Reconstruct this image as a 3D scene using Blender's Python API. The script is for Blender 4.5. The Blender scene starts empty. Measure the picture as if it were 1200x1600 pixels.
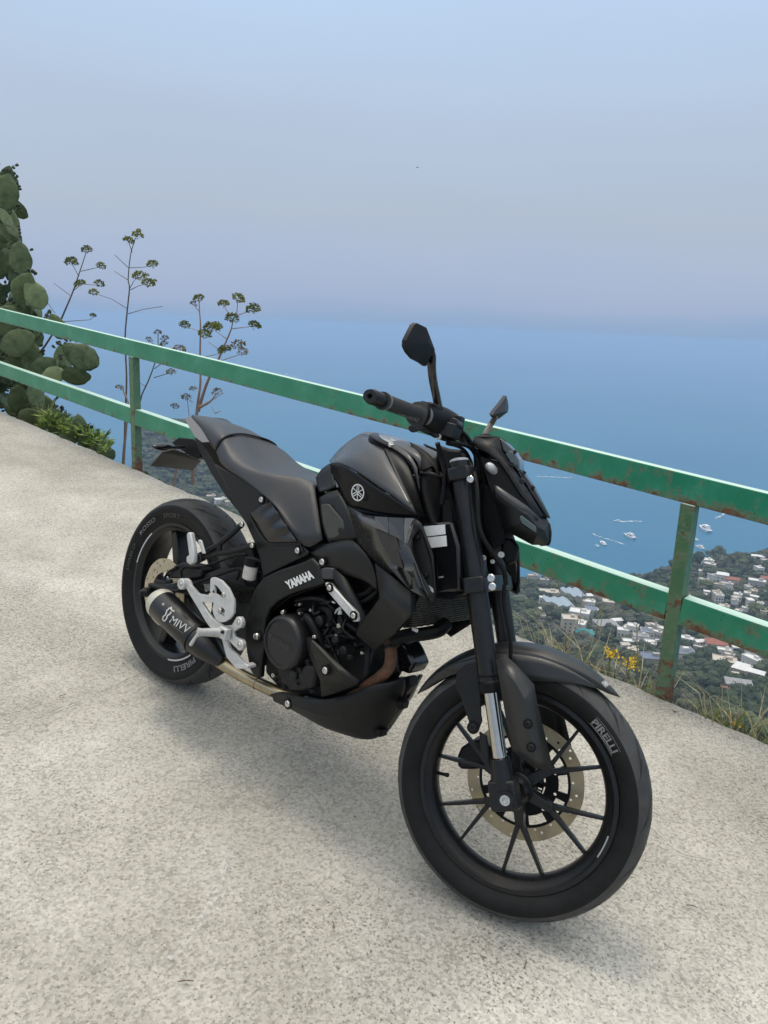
import bpy, math, random
from mathutils import Vector, Matrix, Quaternion, noise
random.seed(7)
R_ = math.radians
SC = bpy.context.scene
COL = SC.collection

# ------------------------------------------------------------------ frames
# terrace frame: x along the railing (downhill to the right), y towards the sea, z normal to the concrete
CAM = Vector((2.0787, -1.3865, 1.3620))
YAW, PITCH, ROLL, FPX = 2.2838, 0.2788, 0.1139, 1223.36
LEAN, STEER, RAKE = 0.1571, 0.3112, R_(25.5)
WB, RFW, RRW, TRAIL = 1.335, 0.295, 0.312, 0.088
fwd = Vector((math.cos(PITCH)*math.cos(YAW), math.cos(PITCH)*math.sin(YAW), -math.sin(PITCH)))
r0 = fwd.cross(Vector((0, 0, 1))).normalized(); u0 = r0.cross(fwd)
CR = math.cos(ROLL)*r0 + math.sin(ROLL)*u0
CU = -math.sin(ROLL)*r0 + math.cos(ROLL)*u0
def ray(px, py): return fwd + CR*((px-600)/FPX) - CU*((py-800)/FPX)
HY, HS = 508.0, 0.045                       # true horizon: height at the middle column, slope
nup = ray(0, HY-600*HS).cross(ray(1200, HY+600*HS)).normalized()
if nup.z < 0: nup = -nup
T3 = nup.rotation_difference(Vector((0, 0, 1))).to_matrix()      # terrace -> world (gravity)
T4 = T3.to_4x4()
CAMW = T3 @ CAM
SEA = -280.0

# ------------------------------------------------------------------ camera, sky, sun, exposure
cd = bpy.data.cameras.new('camera'); cam = bpy.data.objects.new('camera', cd); COL.objects.link(cam)
cd.sensor_fit = 'VERTICAL'; cd.sensor_height = 36.0; cd.lens = FPX/1600*36.0
cd.clip_start = 0.05; cd.clip_end = 120000
m = Matrix((CR, CU, -fwd)).transposed()
cam.matrix_world = Matrix.Translation(CAMW) @ (T3 @ m).to_4x4()
SC.camera = cam
SUN_T = Vector((-0.25, 0.10, 0.95)).normalized()
SUN_W = T3 @ SUN_T
elev = math.asin(SUN_W.z); azim = math.atan2(SUN_W.x, SUN_W.y)
w = bpy.data.worlds.new('World'); SC.world = w; w.use_nodes = True
nt = w.node_tree; nt.nodes.clear()
out = nt.nodes.new('ShaderNodeOutputWorld')
sky = nt.nodes.new('ShaderNodeTexSky'); sky.sky_type = 'NISHITA'; sky.sun_disc = False
sky.sun_elevation = elev; sky.sun_rotation = azim; sky.dust_density = 3.0; sky.air_density = 1.4; sky.altitude = 280
b1 = nt.nodes.new('ShaderNodeBackground'); b1.inputs[1].default_value = 0.10
nt.links.new(sky.outputs[0], b1.inputs[0])
tc = nt.nodes.new('ShaderNodeTexCoord'); sp = nt.nodes.new('ShaderNodeSeparateXYZ')
nt.links.new(tc.outputs['Generated'], sp.inputs[0])
ramp = nt.nodes.new('ShaderNodeValToRGB'); cr = ramp.color_ramp
mr = nt.nodes.new('ShaderNodeMapRange'); mr.inputs[1].default_value = -0.06; mr.inputs[2].default_value = 1.0
nz = nt.nodes.new('ShaderNodeTexNoise'); nz.inputs['Scale'].default_value = 2.2; nz.inputs['Detail'].default_value = 3
mp = nt.nodes.new('ShaderNodeMapping'); mp.inputs['Scale'].default_value = (1, 1, 4.5)
nt.links.new(tc.outputs['Generated'], mp.inputs[0]); nt.links.new(mp.outputs[0], nz.inputs[0])
ma = nt.nodes.new('ShaderNodeMath'); ma.operation = 'MULTIPLY_ADD'; ma.inputs[1].default_value = 0.10; ma.inputs[2].default_value = -0.05
nt.links.new(nz.outputs[0], ma.inputs[0])
ad = nt.nodes.new('ShaderNodeMath'); ad.operation = 'ADD'
nt.links.new(sp.outputs[2], ad.inputs[0]); nt.links.new(ma.outputs[0], ad.inputs[1])
nt.links.new(ad.outputs[0], mr.inputs[0]); nt.links.new(mr.outputs[0], ramp.inputs[0])
def skystop(z, c): return ((z+0.06)/1.06, c)
st = [skystop(-0.06, (.27, .41, .62)), skystop(-0.002, (.272, .408, .628)), skystop(0.014, (.302, .422, .630)), skystop(.03, (.345, .445, .640)), skystop(0.06, (.37, .46, .65)), skystop(.13, (.415, .485, .61)),
      skystop(.24, (.45, .55, .70)), skystop(.36, (.50, .65, .86)), skystop(0.7, (1.20, 1.23, 1.24)), skystop(1.0, (2.1, 2.05, 1.95))]
cr.elements[0].position, cr.elements[0].color = st[0][0], (*st[0][1], 1)
cr.elements[1].position, cr.elements[1].color = st[-1][0], (*st[-1][1], 1)
for p, c in st[1:-1]:
    e = cr.elements.new(p); e.color = (*c, 1)
b2 = nt.nodes.new('ShaderNodeBackground'); b2.inputs[1].default_value = 1.0
nt.links.new(ramp.outputs[0], b2.inputs[0])
mx = nt.nodes.new('ShaderNodeMixShader'); mx.inputs[0].default_value = 0.88
nt.links.new(b1.outputs[0], mx.inputs[1]); nt.links.new(b2.outputs[0], mx.inputs[2]); nt.links.new(mx.outputs[0], out.inputs[0])
sl = bpy.data.lights.new('sun', 'SUN'); sl.energy = 1.1; sl.angle = R_(11); sl.color = (1, .90, .76)
so = bpy.data.objects.new('sun', sl); COL.objects.link(so)
so.rotation_mode = 'QUATERNION'; so.rotation_quaternion = SUN_W.to_track_quat('Z', 'Y')
SC.view_settings.view_transform = 'Standard'; SC.view_settings.look = 'None'
SC.view_settings.exposure = 0.12; SC.view_settings.gamma = 1.0; SC.view_settings.use_curve_mapping = False
SC.render.engine = 'CYCLES'; SC.cycles.use_denoising = True
SC.cycles.max_bounces = 6; SC.cycles.volume_bounces = 2; SC.cycles.transparent_max_bounces = 8
SC.render.film_transparent = False

# ------------------------------------------------------------------ unprojection helpers (photo column,row -> place)
LB = Matrix.Rotation(-LEAN, 3, 'X'); LBi = LB.transposed()
AX = Vector((-math.sin(RAKE), 0, math.cos(RAKE))); PV = Vector((WB+TRAIL, 0, 0))
RS = Matrix.Rotation(STEER, 3, AX); RSi = RS.transposed()
STEERM = Matrix.Translation(PV) @ RS.to_4x4() @ Matrix.Translation(-PV)
CROP = dict(a=(280, 630, 5), b=(480, 660, 5.4545), d=(540, 780, 5.4545), e=(380, 860, 6), f=(420, 960, 5), k=(570, 490, 5.217),
            l=(680, 660, 5.926), j=(230, 640, 6.153), i=(180, 770, 5.159), m=(620, 1000, 6), n=(820, 1000, 6), h=(230, 880, 7.059),
            g=(180, 620, 3.3333), o=(600, 920, 2.727), p=(0, 0, 1))
def cc(c, x, y):
    a = CROP[c]; return a[0]+x/a[2], a[1]+y/a[2]
def P(px, py, w):                       # point of the bike's right side, w metres out from its middle plane
    d = LBi @ ray(px, py); c = LBi @ CAM
    s = (-w-c.y)/d.y; return c + d*s
def S(px, py, w):                       # the same for the parts that turn with the fork (straight-ahead pose)
    d = RSi @ (LBi @ ray(px, py)); c = RSi @ (LBi @ CAM - PV) + PV
    s = (-w-c.y)/d.y; return c + d*s
def SPl(px, py, pt, n):
    d = RSi @ (LBi @ ray(px, py)); c = RSi @ (LBi @ CAM - PV) + PV
    return c + d*((pt-c).dot(n)/d.dot(n))
def G(px, py, y):                       # terrace frame point on the plane y
    d = ray(px, py); return CAM + d*((y-CAM.y)/d.y)
def pts(c, lst, w=None, fn=P):
    o = []
    for t in lst:
        x, y = cc(c, t[0], t[1]); o.append(fn(x, y, t[2] if len(t) > 2 else w))
    return o

# ------------------------------------------------------------------ materials
MATS = {}
def mat(name, base, rough=.5, metal=0., coat=0., var=.0, vscale=30., bump=0., bscale=200., spec=None, dust=0., coatr=.05):
    if name in MATS: return MATS[name]
    m = bpy.data.materials.new(name); m.use_nodes = True; nt = m.node_tree; b = nt.nodes['Principled BSDF']
    b.inputs['Base Color'].default_value = (*base, 1); b.inputs['Roughness'].default_value = rough; b.inputs['Metallic'].default_value = metal
    b.inputs['Coat Weight'].default_value = coat; b.inputs['Coat Roughness'].default_value = coatr
    if spec is not None: b.inputs['Specular IOR Level'].default_value = spec
    tc = nt.nodes.new('ShaderNodeTexCoord')
    if var or dust:
        n = nt.nodes.new('ShaderNodeTexNoise'); n.inputs['Scale'].default_value = vscale; n.inputs['Detail'].default_value = 6; n.inputs['Roughness'].default_value = .65
        nt.links.new(tc.outputs['Object'], n.inputs[0])
        cr = nt.nodes.new('ShaderNodeValToRGB'); cr.color_ramp.elements[0].position = .3; cr.color_ramp.elements[1].position = .75
        lo = [max(0, c*(1-var)) for c in base]; hi = [min(1, c*(1+var)+dust) for c in base]
        cr.color_ramp.elements[0].color = (*lo, 1); cr.color_ramp.elements[1].color = (*hi, 1)
        nt.links.new(n.outputs[0], cr.inputs[0]); nt.links.new(cr.outputs[0], b.inputs['Base Color'])
        mrr = nt.nodes.new('ShaderNodeMapRange'); mrr.inputs[3].default_value = max(.02, rough-.06); mrr.inputs[4].default_value = min(1, rough+.10)
        nt.links.new(n.outputs[0], mrr.inputs[0]); nt.links.new(mrr.outputs[0], b.inputs['Roughness'])
    if bump:
        n2 = nt.nodes.new('ShaderNodeTexNoise'); n2.inputs['Scale'].default_value = bscale; n2.inputs['Detail'].default_value = 3
        nt.links.new(tc.outputs['Object'], n2.inputs[0])
        bp = nt.nodes.new('ShaderNodeBump'); bp.inputs['Strength'].default_value = bump; bp.inputs['Distance'].default_value = .002
        nt.links.new(n2.outputs[0], bp.inputs['Height']); nt.links.new(bp.outputs[0], b.inputs['Normal'])
    MATS[name] = m; return m
PAINT = mat('gloss_black_paint', (.005, .005, .006), .24, 0, 0, spec=.10)
SATIN = mat('satin_black_paint', (.058, .058, .057), .24, .8, .4, var=.1, vscale=400, coatr=.25)
SATING = mat('satin_grey_paint', (.045, .046, .048), .38, .3, .1, var=.1, vscale=300)
PLAST = mat('matt_black_plastic', (.0062, .0066, .0064), .38, bump=.2, bscale=900, var=.12, vscale=14, dust=.002, spec=.32)
PLASTD = mat('dark_plastic', (.0045, .0045, .005), .5, spec=.2, var=.2, vscale=20)
GLOSSP = mat('gloss_plastic', (.008, .008, .009), .14)
VINYL = mat('seat_vinyl', (.012, .012, .0135), .29, spec=.62, bump=.35, bscale=1400, var=.12, vscale=8, dust=.004)
RUBBER = mat('tyre_rubber', (.0050, .0053, .0052), .55, spec=.22, var=.25, vscale=18, dust=.006, bump=.1, bscale=500)
TREADM = mat('tread_groove_black', (.004, .004, .004), .8)
ALLOY = mat('black_alloy', (.0060, .0060, .0065), .32, 0., spec=.38, var=.2, vscale=60, dust=.003)
ENGM = mat('engine_black', (.009, .009, .0095), .48, .1, spec=.3, var=.4, vscale=40, dust=.006, bump=.3, bscale=300)
SILV = mat('silver_paint', (.54, .54, .525), .42, .3, var=.12, vscale=50, dust=.03)
STEEL = mat('bright_steel', (.62, .61, .58), .25, 1., var=.1, vscale=80)
CHROME = mat('polished_stanchion', (.55, .53, .48), .13, 1., var=.08, vscale=30)
BRONZE = mat('bronze_disc', (.40, .33, .21), .38, .9, var=.12, vscale=60)
DISCS = mat('worn_disc', (.50, .43, .31), .42, .7, var=.15, vscale=70)
PIPE = mat('tan_steel_pipe', (.40, .335, .22), .27, .95, var=.25, vscale=12)
RUST = mat('rusty_header', (.13, .066, .038), .8, .2, var=.5, vscale=45, bump=.8, bscale=220)
CREAM = mat('anodised_cap', (.52, .50, .42), .45, .3, var=.12, vscale=40)
WHITE = mat('white_print', (.74, .74, .72), .5)
LGREY = mat('worn_tyre_print', (.16, .16, .155), .6, var=.5, vscale=60)
DGREY = mat('embossed_print', (.03, .03, .031), .35)
LABEL = mat('white_sticker', (.93, .93, .91), .25, var=.06, vscale=90)
SMOKE = mat('smoked_screen', (.022, .028, .032), .1, 0, .5)
LENS = mat('lamp_lens', (.05, .07, .068), .12, 0, .6)
TREADR = mat('tread_rubber', (.036, .036, .035), .62, var=.3, vscale=25, dust=.012, bump=.15, bscale=400)
MUDG = mat('mudguard_plastic', (.018, .0195, .0195), .34, bump=.12, bscale=900, var=.15, vscale=12, dust=.002)
RIMW = mat('rim_strip_grey', (.30, .30, .30), .4)
RESV = mat('milky_reservoir', (.50, .47, .42), .4, var=.15, vscale=60)
MIRR = mat('mirror_glass', (.6, .62, .65), .05, 1.)
GREYBLADE = mat('grey_mirror_back', (.14, .13, .12), .35, .4)

# ------------------------------------------------------------------ mesh helpers
class MB:
    def __init__(s): s.v = []; s.f = []; s.m = []
    def add(s, v, f, mi=0):
        o = len(s.v); s.v += [Vector(p) for p in v]; s.f += [tuple(i+o for i in q) for q in f]; s.m += [mi]*len(f); return s
    def box(s, c, sz, rot=None, mi=0):
        x, y, z = sz[0]/2, sz[1]/2, sz[2]/2
        v = [Vector((a*x, b*y, d*z)) for a in (-1, 1) for b in (-1, 1) for d in (-1, 1)]
        if rot is not None: v = [rot @ p for p in v]
        c = Vector(c); v = [p+c for p in v]
        return s.add(v, [(0, 1, 3, 2), (4, 6, 7, 5), (0, 4, 5, 1), (2, 3, 7, 6), (0, 2, 6, 4), (1, 5, 7, 3)], mi)
    def tube(s, p, r, seg=10, cap=True, mi=0, flat=1.0, up=None):
        p = [Vector(q) for q in p]; n = len(p)
        rr = r if isinstance(r, (list, tuple)) else [r]*n
        v = []; t0 = None; a = None
        for i in range(n):
            t = (p[min(i+1, n-1)]-p[max(i-1, 0)]).normalized()
            if a is None:
                a = (up or Vector((0, 0, 1))).cross(t)
                if a.length < .05: a = Vector((0, 1, 0)).cross(t)
                a.normalize()
            else:
                a = (a - t*a.dot(t)).normalized()
            b = t.cross(a)
            for k in range(seg):
                q = 2*math.pi*k/seg; v.append(p[i] + (a*math.cos(q)*rr[i] + b*math.sin(q)*rr[i]*flat))
        f = [(i*seg+k, i*seg+(k+1) % seg, (i+1)*seg+(k+1) % seg, (i+1)*seg+k) for i in range(n-1) for k in range(seg)]
        if cap: f += [tuple(range(seg))[::-1], tuple((n-1)*seg+k for k in range(seg))]
        return s.add(v, f, mi)
    def lathe(s, prof, c, ax, seg=24, closed=False, mi=0, cap=False):   # prof: (along axis, radius)
        c = Vector(c); ax = Vector(ax).normalized()
        a = ax.orthogonal().normalized()
        if abs(ax.y) > .9: a = Vector((1, 0, 0))
        b = ax.cross(a); v = []
        for h, r in prof:
            for k in range(seg):
                q = 2*math.pi*k/seg; v.append(c + ax*h + (a*math.cos(q)+b*math.sin(q))*r)
        n = len(prof); R = range(n if closed else n-1)
        f = [(i*seg+k, i*seg+(k+1) % seg, ((i+1) % n)*seg+(k+1) % seg, ((i+1) % n)*seg+k) for i in R for k in range(seg)]
        if cap: f += [tuple(range(seg))[::-1], tuple((n-1)*seg+k for k in range(seg))]
        return s.add(v, f, mi)
    def prism(s, poly, off, mi=0):
        n = len(poly); off = off if isinstance(off, list) else [Vector(off)]*n
        v = [Vector(p) for p in poly] + [Vector(p)+o for p, o in zip(poly, off)]
        f = [tuple(range(n)), tuple(range(2*n-1, n-1, -1))] + [(i, n+i, n+(i+1) % n, (i+1) % n) for i in range(n)]
        return s.add(v, f, mi)
    def grid(s, rows, mi=0):
        nr, nc = len(rows), len(rows[0]); v = [p for r in rows for p in r]
        return s.add(v, [(i*nc+j, i*nc+j+1, (i+1)*nc+j+1, (i+1)*nc+j) for i in range(nr-1) for j in range(nc-1)], mi)
    def mirror(s):
        n = len(s.v); s.v += [Vector((p.x, -p.y, p.z)) for p in s.v]; s.f += [tuple(i+n for i in q)[::-1] for q in s.f]; s.m += s.m[:]; return s
    def build(s, name, mats, parent=None, smooth=35, bevel=0, weld=True, solid=0, steer=False, mtx=None, bseg=2, recalc=True):
        me = bpy.data.meshes.new(name); me.from_pydata([tuple(p) for p in s.v], [], s.f)
        mats = mats if isinstance(mats, (list, tuple)) else [mats]
        for mm in mats: me.materials.append(mm)
        if len(mats) > 1: me.polygons.foreach_set('material_index', s.m)
        if weld or recalc:
            import bmesh
            bm = bmesh.new(); bm.from_mesh(me)
            if weld: bmesh.ops.remove_doubles(bm, verts=bm.verts, dist=1e-5)
            if recalc: bmesh.ops.recalc_face_normals(bm, faces=bm.faces)
            bm.to_mesh(me); bm.free()
        me.update()
        if smooth:
            me.shade_smooth(); me.set_sharp_from_angle(angle=R_(smooth))
        o = bpy.data.objects.new(name, me); COL.objects.link(o)
        if parent: o.parent = parent
        if mtx is not None: o.matrix_basis = mtx
        if steer: o.matrix_basis = STEERM
        if solid:
            q = o.modifiers.new('solid', 'SOLIDIFY'); q.thickness = solid; q.offset = -1
        if bevel:
            q = o.modifiers.new('bevel', 'BEVEL'); q.width = bevel; q.segments = bseg; q.limit_method = 'ANGLE'; q.angle_limit = R_(32); q.harden_normals = False
        return o
def cr1(p0, p1, p2, p3, t):
    return .5*((2*p1) + (p2-p0)*t + (2*p0-5*p1+4*p2-p3)*t*t + (-p0+3*p1-3*p2+p3)*t**3)
def spline(p, n):
    o = []
    for i in range(len(p)-1):
        a = p[max(i-1, 0)] if i > 0 else p[0]*2-p[1]; d = p[i+2] if i+2 < len(p) else p[-1]*2-p[-2]
        for k in range(n): o.append(cr1(a, p[i], p[i+1], d, k/n))
    o.append(p[-1]); return o
def surf_rows(rows, nu=4, nv=3):
    rows = [spline(r, nu) for r in rows]
    cols = [spline([r[j] for r in rows], nv) for j in range(len(rows[0]))]
    return [[c[i] for c in cols] for i in range(len(cols[0]))]
def text_mesh(s, bold=0.02, font_shear=0.0, spacing=1.0):
    cu = bpy.data.curves.new('txt', 'FONT'); cu.body = s; cu.size = 1; cu.offset = bold; cu.shear = font_shear; cu.space_character = spacing; cu.fill_mode = 'FRONT'; cu.resolution_u = 3
    ob = bpy.data.objects.new('txt', cu); COL.objects.link(ob)
    dg = bpy.context.evaluated_depsgraph_get(); me = bpy.data.meshes.new_from_object(ob.evaluated_get(dg))
    v = [q.co.copy() for q in me.vertices]; f = [tuple(q.vertices) for q in me.polygons]
    bpy.data.objects.remove(ob); bpy.data.meshes.remove(me); bpy.data.curves.remove(cu)
    x0 = min(p.x for p in v); x1 = max(p.x for p in v); y0 = min(p.y for p in v); y1 = max(p.y for p in v)
    return [((p.x-x0)/(x1-x0), (p.y-y0)/(y1-y0)) for p in v], f
def flat_shape(outer, holes, y, th, name, m, parent, steer=False, bevel=0, mtx=None):   # outline with holes in an (x,z) plane
    cu = bpy.data.curves.new('flat', 'CURVE'); cu.dimensions = '2D'; cu.fill_mode = 'BOTH'; cu.extrude = th/2
    for loop in [outer]+holes:
        sp = cu.splines.new('POLY'); sp.points.add(len(loop)-1); sp.use_cyclic_u = True
        for q, (a, b) in zip(sp.points, loop): q.co = (a, b, 0, 1)
    ob = bpy.data.objects.new('flat', cu); COL.objects.link(ob)
    dg = bpy.context.evaluated_depsgraph_get(); me = bpy.data.meshes.new_from_object(ob.evaluated_get(dg))
    v = [Vector((q.co.x, y-q.co.z, q.co.y)) for q in me.vertices]; f = [tuple(q.vertices) for q in me.polygons]
    bpy.data.objects.remove(ob); bpy.data.meshes.remove(me); bpy.data.curves.remove(cu)
    return MB().add(v, f).build(name, m, parent, bevel=bevel, steer=steer, mtx=mtx)
def circ(cx, cz, r, n=12, ph=0): return [(cx+r*math.cos(2*math.pi*k/n+ph), cz+r*math.sin(2*math.pi*k/n+ph)) for k in range(n)]
def prop(o, label=None, cat=None, group=None, kind=None):
    if label: o['label'] = label
    if cat: o['category'] = cat
    if group: o['group'] = group
    if kind: o['kind'] = kind
    return o
def empty(name, mtx, label=None, cat=None, group=None):
    o = bpy.data.objects.new(name, None); COL.objects.link(o); o.matrix_world = mtx; o.empty_display_size = .1
    return prop(o, label, cat, group)
# ------------------------------------------------------------------ terrace, railing
def nodes_of(name):
    m = bpy.data.materials.new(name); m.use_nodes = True; nt = m.node_tree; return m, nt, nt.nodes['Principled BSDF']
def N(nt, t, **kw):
    n = nt.nodes.new(t)
    for k, v in kw.items():
        if k in n.inputs: n.inputs[k].default_value = v
        else: setattr(n, k, v)
    return n
def rampn(nt, src, stops):
    r = nt.nodes.new('ShaderNodeValToRGB'); e = r.color_ramp.elements
    e[0].position, e[0].color = stops[0][0], (*stops[0][1], 1); e[1].position, e[1].color = stops[-1][0], (*stops[-1][1], 1)
    for p, c in stops[1:-1]:
        q = e.new(p); q.color = (*c, 1)
    nt.links.new(src, r.inputs[0]); return r
def mixc(nt, fac, a, b, mode='MIX'):
    x = nt.nodes.new('ShaderNodeMix'); x.data_type = 'RGBA'; x.blend_type = mode
    if isinstance(fac, float): x.inputs[0].default_value = fac
    else: nt.links.new(fac, x.inputs[0])
    for i, q in ((6, a), (7, b)):
        if isinstance(q, tuple): x.inputs[i].default_value = (*q, 1)
        else: nt.links.new(q, x.inputs[i])
    return x.outputs[2]
def concrete():
    m, nt, b = nodes_of('rough_concrete'); tc = nt.nodes.new('ShaderNodeTexCoord').outputs['Object']
    def ns(sc, det=4, ro=.6, dist=0.):
        n = N(nt, 'ShaderNodeTexNoise', Scale=sc, Detail=det, Roughness=ro, Distortion=dist); nt.links.new(tc, n.inputs[0]); return n.outputs[0]
    big = rampn(nt, ns(.9, 4, .6, .4), [(.30, (.345, .328, .288)), (.5, (.42, .40, .355)), (.68, (.53, .51, .462))])
    patch = rampn(nt, ns(2.6, 5, .7), [(.35, (.82, .82, .81)), (.65, (1, 1, 1))])
    c = mixc(nt, 1.0, big.outputs[0], patch.outputs[0], 'MULTIPLY')
    # aggregate: small stones of slightly different tone
    v = N(nt, 'ShaderNodeTexVoronoi', Scale=150.); nt.links.new(tc, v.inputs[0])
    agg = rampn(nt, v.outputs['Color'], [(.0, (.52, .51, .48)), (.45, (1.0, 1.0, .99)), (1., (1.38, 1.37, 1.34))])
    c = mixc(nt, 0.75, c, agg.outputs[0], 'MULTIPLY')
    # dark pits between stones, denser in the rough patches
    pit = ns(120, 3, .75); rough = ns(1.6, 3, .6)
    th = N(nt, 'ShaderNodeMath', operation='MULTIPLY_ADD'); th.inputs[1].default_value = .30; nt.links.new(rough, th.inputs[0]); nt.links.new(pit, th.inputs[2])
    pm = rampn(nt, th.outputs[0], [(.49, (.30, .285, .26)), (.56, (1, 1, 1))])
    c = mixc(nt, .85, c, pm.outputs[0], 'MULTIPLY')
    crumb = ns(45, 2, .5); cm = rampn(nt, crumb, [(.27, (.62, .6, .57)), (.36, (1, 1, 1))])
    c = mixc(nt, .6, c, cm.outputs[0], 'MULTIPLY')
    st = rampn(nt, ns(9, 3, .6), [(.70, (1, 1, 1)), (.80, (.93, .86, .78))]); c = mixc(nt, .5, c, st.outputs[0], 'MULTIPLY')
    nt.links.new(c, b.inputs['Base Color']); b.inputs['Roughness'].default_value = .93; b.inputs['Specular IOR Level'].default_value = .2
    h = N(nt, 'ShaderNodeMath', operation='ADD'); nt.links.new(pm.outputs[0], h.inputs[0]); nt.links.new(v.outputs['Distance'], h.inputs[1])
    h2 = N(nt, 'ShaderNodeMath', operation='ADD'); nt.links.new(h.outputs[0], h2.inputs[0]); nt.links.new(ns(25, 4, .7), h2.inputs[1])
    bp = N(nt, 'ShaderNodeBump', Strength=.55, Distance=.004); nt.links.new(h2.outputs[0], bp.inputs['Height']); nt.links.new(bp.outputs[0], b.inputs['Normal'])
    return m
CONC = concrete()
def edge_y(x):
    return 1.385 + .022*noise.noise(Vector((x*1.7, 0, 3))) + .012*noise.noise(Vector((x*7, 1, 3))) + .006*noise.noise(Vector((x*23, 1, 3)))
mb = MB(); rows = []
xs = [-90, -60, -40, -28, -20] + [-16 + 1.0*i for i in range(8)] + [-8 + .045*i for i in range(290)] + [5.1 + 1.0*i for i in range(8)] + [16, 22, 32]
prof = [(-9, 0), (-4, 0), (-1.6, 0), (-.6, 0), (-.25, 0), (-.10, 0), (-.05, .001), (-.02, -.004), (-.004, -.014), (.004, -.035), (.002, -.075), (-.006, -.12), (-.02, -.3)]
for dy, z in prof:
    r = []
    for x in xs:
        ey = edge_y(x); nn = noise.noise(Vector((x*9, dy*9, 7)))
        zz = z + (.006*noise.noise(Vector((x*2.2, dy*2, 1))) if -2 < dy else 0)*(0 if dy < -.55 else 1)
        if dy > -.03: zz += .006*nn
        y = (ey+dy) if dy > -8 else -9
        if dy > -.01: y += .008*nn
        r.append(Vector((x, y, zz)))
    rows.append(r)
mb.grid(rows)
o = mb.build('pavement', CONC, mtx=T4, smooth=60); prop(o, 'pale rough concrete pavement sloping down to the right under the motorcycle', None, kind='structure')

def ribbon(name, L_, w_, mt, label):
    pp = spline([CAM+ray(*q)*(-CAM.z/ray(*q).z) for q in L_], 8); A = []; B = []
    for i, q in enumerate(pp):
        t = pp[min(i+1, len(pp)-1)]-pp[max(i-1, 0)]; n_ = Vector((-t.y, t.x, 0)).normalized(); j = noise.noise(q*31)*w_*1.2; ww = w_*(.5+.7*abs(noise.noise(q*17+Vector((3, 0, 0)))))
        A.append(Vector((q.x, q.y, .0075))+n_*(ww+j)); B.append(Vector((q.x, q.y, .0075))+n_*(j-ww))
    prop(MB().grid([A, B]).build(name, mt, mtx=T4, smooth=0, recalc=False, weld=False), label, None, kind='structure')
def softmat(name, col, lo, hi, amax, sc):
    m, nt, b = nodes_of(name); b.inputs['Base Color'].default_value = (*col, 1); b.inputs['Roughness'].default_value = .95
    n_ = N(nt, 'ShaderNodeTexNoise', Scale=sc, Detail=5.); nt.links.new(nt.nodes.new('ShaderNodeTexCoord').outputs['Object'], n_.inputs[0])
    r_ = rampn(nt, n_.outputs[0], [(lo, (0, 0, 0)), (hi, (amax, amax, amax))]); nt.links.new(r_.outputs[0], b.inputs['Alpha']); return m
CRK = softmat('crack_dark', (.10, .09, .075), .35, .6, .8, 60.)
ribbon('crack', [(60, 1122), (110, 1104), (165, 1082), (196, 1066), (235, 1050)], .0022, CRK, 'fine crack in the concrete left of the rear wheel')
ribbon('crack', [(1010, 1290), (1060, 1335), (1120, 1350), (1200, 1385)], .0016, CRK, 'fine crack in the concrete right of the front wheel')
SCF = softmat('pale_scuff', (.66, .65, .62), .40, .62, .45, 70.)
ribbon('scuff_mark', [(352, 1325), (349, 1375), (325, 1425), (292, 1470), (262, 1502)], .011, SCF, 'pale curved scuff on the concrete in the foreground')
r_d = random.Random(77); mbp = MB(); mbt = MB()
for _ in range(260):
    x, y = r_d.uniform(-3.5, 2.2), r_d.uniform(-1.2, 1.34); s_ = r_d.uniform(.0015, .0045)
    v_ = [Vector((x+s_*r_d.uniform(-1, 1)*1.2, y+s_*r_d.uniform(-1, 1)*1.2, .004+s_*r_d.uniform(0, 1))) for _k in range(5)]; mbp.add(v_, [(0, 1, 2), (0, 2, 3), (0, 3, 4), (1, 2, 4), (0, 1, 4)])
for px_, py_, L_, a_ in ((290, 1538, .03, .8), (118, 1262, .012, 0), (98, 1090, .02, 1.2), (820, 1510, .02, 2.), (1080, 1420, .025, .4), (520, 1450, .02, 2.6)):
    q = CAM+ray(px_, py_)*(-CAM.z/ray(px_, py_).z); d_ = Vector((math.cos(a_), math.sin(a_), .1))*L_/2; mbt.tube([q-d_+Vector((0, 0, .008)), q+Vector((0, .002, .009)), q+d_+Vector((0, 0, .008))], .0011, 5)
prop(mbp.build('grit', mat('grit', (.16, .15, .13), .9, var=.6, vscale=5), mtx=T4, smooth=0, recalc=False, weld=False), 'loose grit on the concrete', None, kind='stuff')
prop(mbt.build('twigs', mat('twig_brown', (.12, .07, .04), .9), mtx=T4, smooth=0, weld=False), 'tiny dry twigs on the concrete', None, kind='stuff')
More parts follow.
